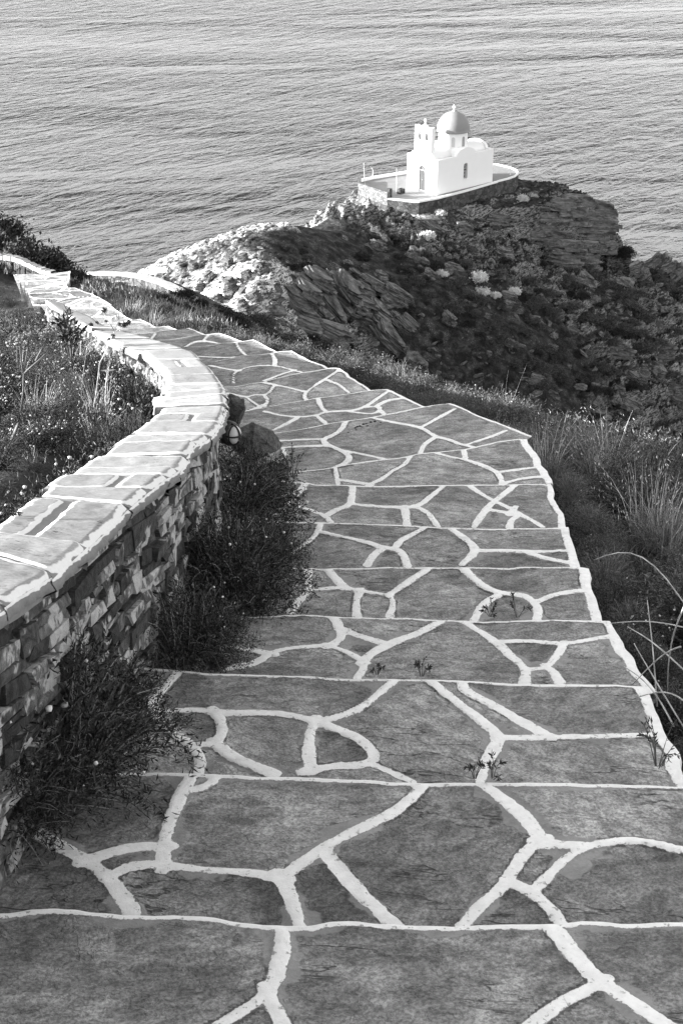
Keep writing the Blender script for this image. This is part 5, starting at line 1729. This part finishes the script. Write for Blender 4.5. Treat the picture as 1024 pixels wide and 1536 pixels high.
def rock_mesh(seed, sx, sy, sz, cuts=2, amp=.06, mat=None):
    """an angular slab-like rock: hull of random points, cut finer and roughened"""
    rg = np.random.default_rng(seed); bm = bmesh.new()
    for p in rg.normal(size=(16, 3)):
        p = p / np.linalg.norm(p) * rg.uniform(.75, 1.1); bm.verts.new((p[0] * sx, p[1] * sy, p[2] * sz))
    bmesh.ops.convex_hull(bm, input=bm.verts)
    bmesh.ops.delete(bm, geom=[v for v in bm.verts if not v.link_faces], context='VERTS')
    bmesh.ops.subdivide_edges(bm, edges=bm.edges, cuts=cuts, use_grid_fill=True)
    bmesh.ops.triangulate(bm, faces=bm.faces)
    co = np.array([v.co[:] for v in bm.verts]); m_ = max(sx, sy, sz)
    n1 = fbm(co[:, 0] / m_ * 2 + seed, co[:, 1] / m_ * 2, co[:, 2] / m_ * 7, 3)
    for v, k in zip(bm.verts, n1): v.co += v.co.normalized() * float(k) * amp * m_ * 2
    me = bpy.data.meshes.new('rock'); bm.to_mesh(me); bm.free()
    me.materials.append(mat)
    return me


def rock_mat(name, lo, hi, sc):
    t = NT(name); co = t.coord((1, 1, 3.0)); n = t.noise(co, sc, 7, .68, .5); n2 = t.noise(t.coord(), sc * 6, 4, .6)
    t.color(t.math('MULTIPLY', t.ramp(n, .25, .75, lo, hi), t.ramp(n2, .25, .75, .7, 1.3))); t.rough(.9); t.bump(t.math('ADD', n, t.math('MULTIPLY', n2, .4)), .9, .3 / sc)
    return t.m
M_ROCK = rock_mat('schist_boulder', .010, .23, 1.3)
M_ROCKN = rock_mat('near_boulder', .03, .13, 9)
def one_rock(me, loc, rot, label, group=None, cat='rock', name='boulder'):
    o = obj(name, me); o.location = tuple(loc); o.rotation_euler = rot
    return tag(o, label, cat, group)
zr = ZN[7]
p = at_z(385, 692, zr + .02); one_rock(rock_mesh(3, .17, .15, .13, 3, .05, M_ROCKN), (p[0], p[1] + .08, zr + .10), (.2, .1, .3), 'large dark boulder on the steps at the end of the low wall')
p = at_z(412, 708, zr + .02); one_rock(rock_mesh(4, .13, .09, .05, 3, .05, M_ROCKN), (p[0], p[1], zr + .03), (0, .1, -.3), 'flat dark stone lying in front of the large boulder')
p = at_z(352, 660, zr); one_rock(rock_mesh(6, .09, .12, .17, 3, .06, M_ROCKN), (p[0], p[1], zr + .14), (.1, .2, .8), 'upright dark stone leaning on the wall behind the lamp')
p = at_z(243, 597, zc_of(6.9)); one_rock(rock_mesh(8, .05, .035, .03, 2, .05, M_WHITE), (p[0] - .01, p[1], p[2] - .02), (0, 0, .2), 'small whitewashed stone sticking out of the garden side of the coping')
# bulkhead lamp on the wall face
lx = float(np.interp(6.65, CO[:, 1], CO[:, 0])); LP0 = (lx + .012, 6.62, zc_of(6.62) - .17)
lamp = thing('wall_lamp', 'small round bulkhead lamp with a wire guard on the wall face', 'lamp', LP0, math.radians(-38))
def disc(prof, n=20):
    mb = MB(); mb.lathe(prof, n); mb.v = [(z, x * .82, y) for x, y, z in mb.v]; return mb
M_BLACK = plain('black_metal', .02, .5)
M_GLASS = plain('frosted_glass', .5, .25)
disc([(.058, -.02), (.060, .012), (.052, .018)]).build('base', M_BLACK, lamp, 0, True)
disc([(.046, .012), (.046, .030), (.038, .046), (.020, .056), (.004, .058)]).build('glass', M_GLASS, lamp, 0, True)
for k in range(3):
    mb = MB(); a = PI * k / 3 if k < 2 else PI / 2
    if k == 0: mb.tube([(.016 + .048 * math.sin(PI * q / 10), .050 * .82 * math.cos(PI * q / 10), 0) for q in range(11)], .0045, 6)
    elif k == 1: mb.tube([(.016 + .048 * math.sin(PI * q / 10), 0, .050 * math.cos(PI * q / 10)) for q in range(11)], .0045, 6)
    else: mb.tube([(.03, .047 * .82 * math.cos(2 * PI * q / 20), .047 * math.sin(2 * PI * q / 20)) for q in range(21)], .0045, 6)
    mb.build('guard_bar', M_BLACK, lamp, 0, True)

# boulders on the headland
RK = [rock_mesh(100 + i, 1.0, .62 + .1 * (i % 3), .42 + .12 * (i % 2), 2, .06, M_ROCK) for i in range(5)]
special = [(938, 428, 1.1, (.5, .3, .4), 'tall grey slab leaning at the foot of the round bush'), (962, 412, .9, (.2, .5, .9), 'tilted slab right of the round bush'), (985, 395, 1.3, (.9, .2, .2), 'pointed rock pinnacle on the right skyline'),
           (1003, 420, 1.2, (.8, .5, 1.0), 'jagged block below the pinnacle on the right skyline'), (1000, 470, .9, (.3, .4, .5), 'broken block under the jagged skyline rock'), (915, 490, .95, (.5, .1, .7), 'pale grey slab in the middle of the right slope'),
           (900, 505, .6, (.2, .3, 1.2), 'wedge shaped stone under the pale grey slab'), (890, 455, .9, (.1, .0, .3), 'layered dark block above the pale grey slab'), (955, 500, .9, (.9, .3, .6), 'long slab sliding down right of the pale grey slab'),
           (1007, 590, .9, (.2, 1.1, .4), 'upright pale shard near the right edge'), (870, 585, .8, (.2, .2, .5), 'flat pale stone low on the right slope'), (985, 560, 1.0, (.4, .3, .2), 'long dark ledge near the right edge'),
           (945, 620, 1.1, (.2, .3, .2), 'flat stone pile just above the grassy bank'), (895, 610, .7, (.3, .2, 1.2), 'pale block above the grassy bank'), (410, 470, 1.1, (.1, .2, .2), 'overhanging sunlit block at the tip of the bright spur')]
for i, (px, py, s_, r_, lab) in enumerate(special):
    x, y, g = on_far(px, py)
    o = one_rock(RK[i % 5], (x, y, g + .12 * s_), r_, lab); o.scale = (s_, s_, s_)
n = 0; tries = 0
while n < 280 and tries < 4000:
    tries += 1
    px, py = rr.uniform(420, 1040), rr.uniform(330, 650)
    if px + py < 860: continue
    x, y, g = on_far(px, py)
    if d_plat(x, y) < 1: continue
    s_ = rr.choice((.14, .18, .24, .3, .4, .55)) * rr.uniform(.9, 1.2) * (1.15 if py > 520 else .9)
    o = one_rock(RK[n % 5], (x, y, g + .05 * s_), (rr.uniform(-.4, .4) + .3, rr.uniform(-.5, .5), rr.uniform(0, 6.3)), 'dark angular stone strewn over the shaded headland slope', 'loose stones on the headland')
    o.scale = (s_, s_ * rr.uniform(.7, 1.1), s_ * rr.uniform(.6, 1.2)); n += 1
n = 0
while n < 40:
    px = rr.uniform(225, 410); py = rr.uniform(365, 488)
    if py < 405 - (px - 205) * .33: continue
    if py > 425 + (px - 225) * .42: continue
    x, y, g = on_far(px, py); s_ = rr.uniform(.18, .55)
    o = one_rock(RK[n % 5], (x, y, g), (rr.uniform(-.4, .4), rr.uniform(-.5, .5), rr.uniform(0, 6.3)), 'sunlit angular stone on the bright left flank of the headland', 'sunlit stones on the bright spur')
    o.scale = (s_, s_ * rr.uniform(.7, 1.1), s_ * rr.uniform(.6, 1.1)); n += 1

# layered outcrops: irregular beds of schist, broken by joints, with dark recesses between them
def clip_poly(P, n_, d_):
    out = []
    for i in range(len(P)):
        a, b = P[i], P[(i + 1) % len(P)]; da, db = a @ n_ - d_, b @ n_ - d_
        if da <= 0: out.append(a)
        if (da < 0) != (db < 0) and abs(da - db) > 1e-9: out.append(a + (b - a) * da / (da - db))
    return out
def outcrop_mesh(seed, layers, R, squash, tmin, tmax):
    rg = np.random.default_rng(seed); mb = MB(); z = 0.0; c0 = np.zeros(2)
    for i in range(layers):
        th = rg.uniform(tmin, tmax); k = rg.integers(8, 12); a = np.sort(rg.uniform(0, 2 * PI, k))
        rad = R * (1 - .45 * (i / layers) ** 1.5) * rg.uniform(.72, 1.1, k)
        c0 = c0 + rg.normal(size=2) * R * .07 + np.array([0, R * .035])
        P = [np.array([math.cos(t_) * r_, math.sin(t_) * r_ * squash]) + c0 for t_, r_ in zip(a, rad)]
        pieces = [P]
        for _ in range(rg.integers(1, 4)):
            t_ = rg.uniform(0, PI); n_ = np.array([math.cos(t_), math.sin(t_)]); d_ = c0 @ n_ + rg.uniform(-.5, .5) * R
            new = []
            for q in pieces:
                A_ = clip_poly(q, n_, d_ - .02 * R); B_ = clip_poly(q, -n_, -(d_ + .02 * R))
                new += [g for g in (A_, B_) if len(g) >= 3]
            pieces = new
        for q in pieces:
            o_ = rg.normal(size=2) * .035 * R; tz = rg.uniform(-.1, .1) * th; n = len(q)
            sl = rg.normal(size=2) * .05
            jit = rg.normal(size=(n, 3)) * .018 * R
            bot = [(p[0] + o_[0], p[1] + o_[1], z + tz) for p in q]
            top = [(p[0] * .97 + c0[0] * .03 + o_[0] + j[0], p[1] * .97 + c0[1] * .03 + o_[1] + j[1], z + th + tz + sl @ (p - c0) + j[2] * .6) for p, j in zip(q, jit)]
            mb.add(bot + top, [list(range(n))[::-1], list(range(n, 2 * n))] + [(m_, (m_ + 1) % n, n + (m_ + 1) % n, n + m_) for m_ in range(n)])
        q = [c0 + (p - c0) * rg.uniform(.72, .86) for p in P]; n = len(q); g_ = rg.uniform(.03, .10)
        mb.add([(p[0], p[1], z + th * .5) for p in q] + [(p[0], p[1], z + th + g_ + .05) for p in q], [list(range(n))[::-1], list(range(n, 2 * n))] + [(m_, (m_ + 1) % n, n + (m_ + 1) % n, n + m_) for m_ in range(n)])
        z += th + g_
    return mb
OC = []
for i in range(6):
    mb = outcrop_mesh(300 + i, 5 + i % 3, 1.0, .7, .10, .26)
    o = mb.build('rock_outcrop', M_ROCK, None, .012, False, 1); OC.append(o)
first_oc = [True] * 6
def put_outcrop(px, py, s_, tilt, rz, lab, grp, zs=1.0, sink=.25, long=1.0):
    x, y, g = on_far(px, py)
    i = rr.randrange(6)
    o = OC[i].copy(); COL.objects.link(o)
    o.location = (x, y + .3 * s_, g - sink * s_); o.rotation_euler = (tilt[0], tilt[1], rz); o.scale = (s_ * long, s_, s_ * zs)
    tag(o, lab, 'rock outcrop', grp)
# the right hand cliff: level beds in two rows
for px, py, s_ in ((815, 335, 1.5), (845, 345, 1.7), (870, 330, 1.8), (895, 335, 1.8), (915, 340, 1.5), (830, 372, 1.5), (862, 378, 1.8), (890, 372, 1.7), (800, 365, 1.3), (850, 400, 1.4), (880, 398, 1.3)):
    put_outcrop(px, py, s_, (rr.uniform(-.05, .12), rr.uniform(-.02, .14)), rr.uniform(-.4, .4), 'level bedded dark rock ledge of the cliff below the right end of the crest', 'ledges of the right hand cliff', 1.0, .45, 1.5)
for px, py, s_, tl in ((984, 398, 1.5, -1.0), (1003, 412, 1.6, -.8), (1020, 425, 1.4, -.6), (960, 418, 1.1, -.5)):
    put_outcrop(px, py, s_, (.2, tl), rr.uniform(-.3, .3), 'jagged tilted crag on the right skyline of the headland', 'crags on the right skyline', 1.0, .2)
# steeply dipping beds on the left of the flank
for px, py, s_ in ((455, 445, 1.3), (475, 470, 1.5), (500, 440, 1.2), (520, 465, 1.4), (545, 450, 1.2), (450, 490, 1.5), (480, 510, 1.3), (510, 430, 1.0), (560, 480, 1.2), (590, 455, 1.1), (540, 430, 1.0), (440, 460, 1.2), (600, 490, 1.0), (575, 515, 1.1), (470, 425, .9)):
    put_outcrop(px, py, s_ * 1.15, (rr.uniform(.0, .4), rr.uniform(.35, .85)), rr.uniform(-.7, .7), 'steeply dipping dark rock slab on the left of the shaded flank', 'dipping beds on the left flank', .8, .35, rr.uniform(1.3, 2.0))
# scattered ledges over the rest
n = 0
while n < 120:
    px, py = rr.uniform(440, 1040), rr.uniform(320, 650)
    if px + py < 900 or (px > 780 and py < 420): continue
    x, y, g = on_far(px, py)
    if d_plat(x, y) < 3: continue
    s_ = rr.choice((.35, .45, .6, .8, 1.0, 1.3)) * rr.uniform(.85, 1.15); t_ = max(0, 1 - (px - 430) / 450)
    put_outcrop(px, py, s_, (rr.uniform(.0, .35), rr.uniform(.0, .3) + .5 * t_), rr.uniform(-.8, .8), 'broken ledge of layered rock on the shaded flank', 'broken ledges on the flank', rr.uniform(.5, .9), .40, rr.uniform(.9, 1.5)); n += 1
for px, py, s_ in ((415, 470, 1.0), (408, 440, 1.0), (395, 415, .9), (385, 455, .9), (365, 470, .8), (350, 440, .9), (372, 420, .8), (330, 455, .7), (395, 488, .9), (398, 390, .8), (320, 420, .8), (340, 400, .8), (300, 440, .7), (365, 392, .7), (290, 405, .7)):
    put_outcrop(px, py, s_ * .8, (rr.uniform(-.1, .3), rr.uniform(-.5, .1)), rr.uniform(-.9, .9), 'sunlit ledge of layered rock on the bright spur', 'sunlit ledges on the bright spur', .9)
for o in OC: bpy.data.objects.remove(o)

# ------------------------------------------------------------------ ground cover between the plants
def cover(name, zone, n, ln, wd, mat, seed):
    rg = np.random.default_rng(seed); x, y = zone(n, rg); z = ground(x, y)
    P_ = np.stack([x, y, z - .005], 1); D = unit(rg.normal(size=P_.shape) * .55 + np.array([0, 0, 1.0]))
    sc = (y / 8) ** .5
    V, f = leaves_np(P_, D, ln * rg.uniform(.5, 1.4, len(x)) * sc, wd * sc, rg)
    o = mesh_np(name, V, [f], mat, attrs={'tone': np.repeat(rg.random(len(x)), 4)}); tag(o, kind='stuff')
    return o
def z_right(n, rg):
    y = rg.uniform(2.8, 19, n); xr = np.interp(y, RX[:, 1], RX[:, 0]); return xr + .10 + rg.random(n) ** 1.3 * (1 + .42 * y), y
def z_bed(n, rg):
    y = rg.uniform(2.8, 20, n); xi = np.interp(y, CI[:, 1], CI[:, 0]); return xi - .08 - rg.random(n) ** 1.2 * (.5 + .12 * y), y
def z_bank(n, rg):
    y = rg.uniform(17, 41, n); xr = np.interp(y, [17, 23, 30, 38, 46, 56], [-1.6, -1.4, -1.2, -1.6, -4.0, -7.8]); xl = -(560) / F * (y * CP + 9 * SP)
    x = xl + (xr - xl) * rg.random(n)
    k = (y > 28.5) | (x > np.interp(y, RX[:, 1], RX[:, 0]) + .25)
    return x[k], y[k]
cover('ground_cover', z_right, 30000, .06, .008, M_LEAF, 1)
cover('bed_ground_cover', z_bed, 12000, .06, .008, M_LEAF, 2)
cover('bank_grass', z_bank, 42000, .07, .014, M_GRASS, 3)

for r in SHELF:      # the prototypes themselves are not part of the place
    for c in list(r.children): bpy.data.objects.remove(c)
    bpy.data.objects.remove(r)
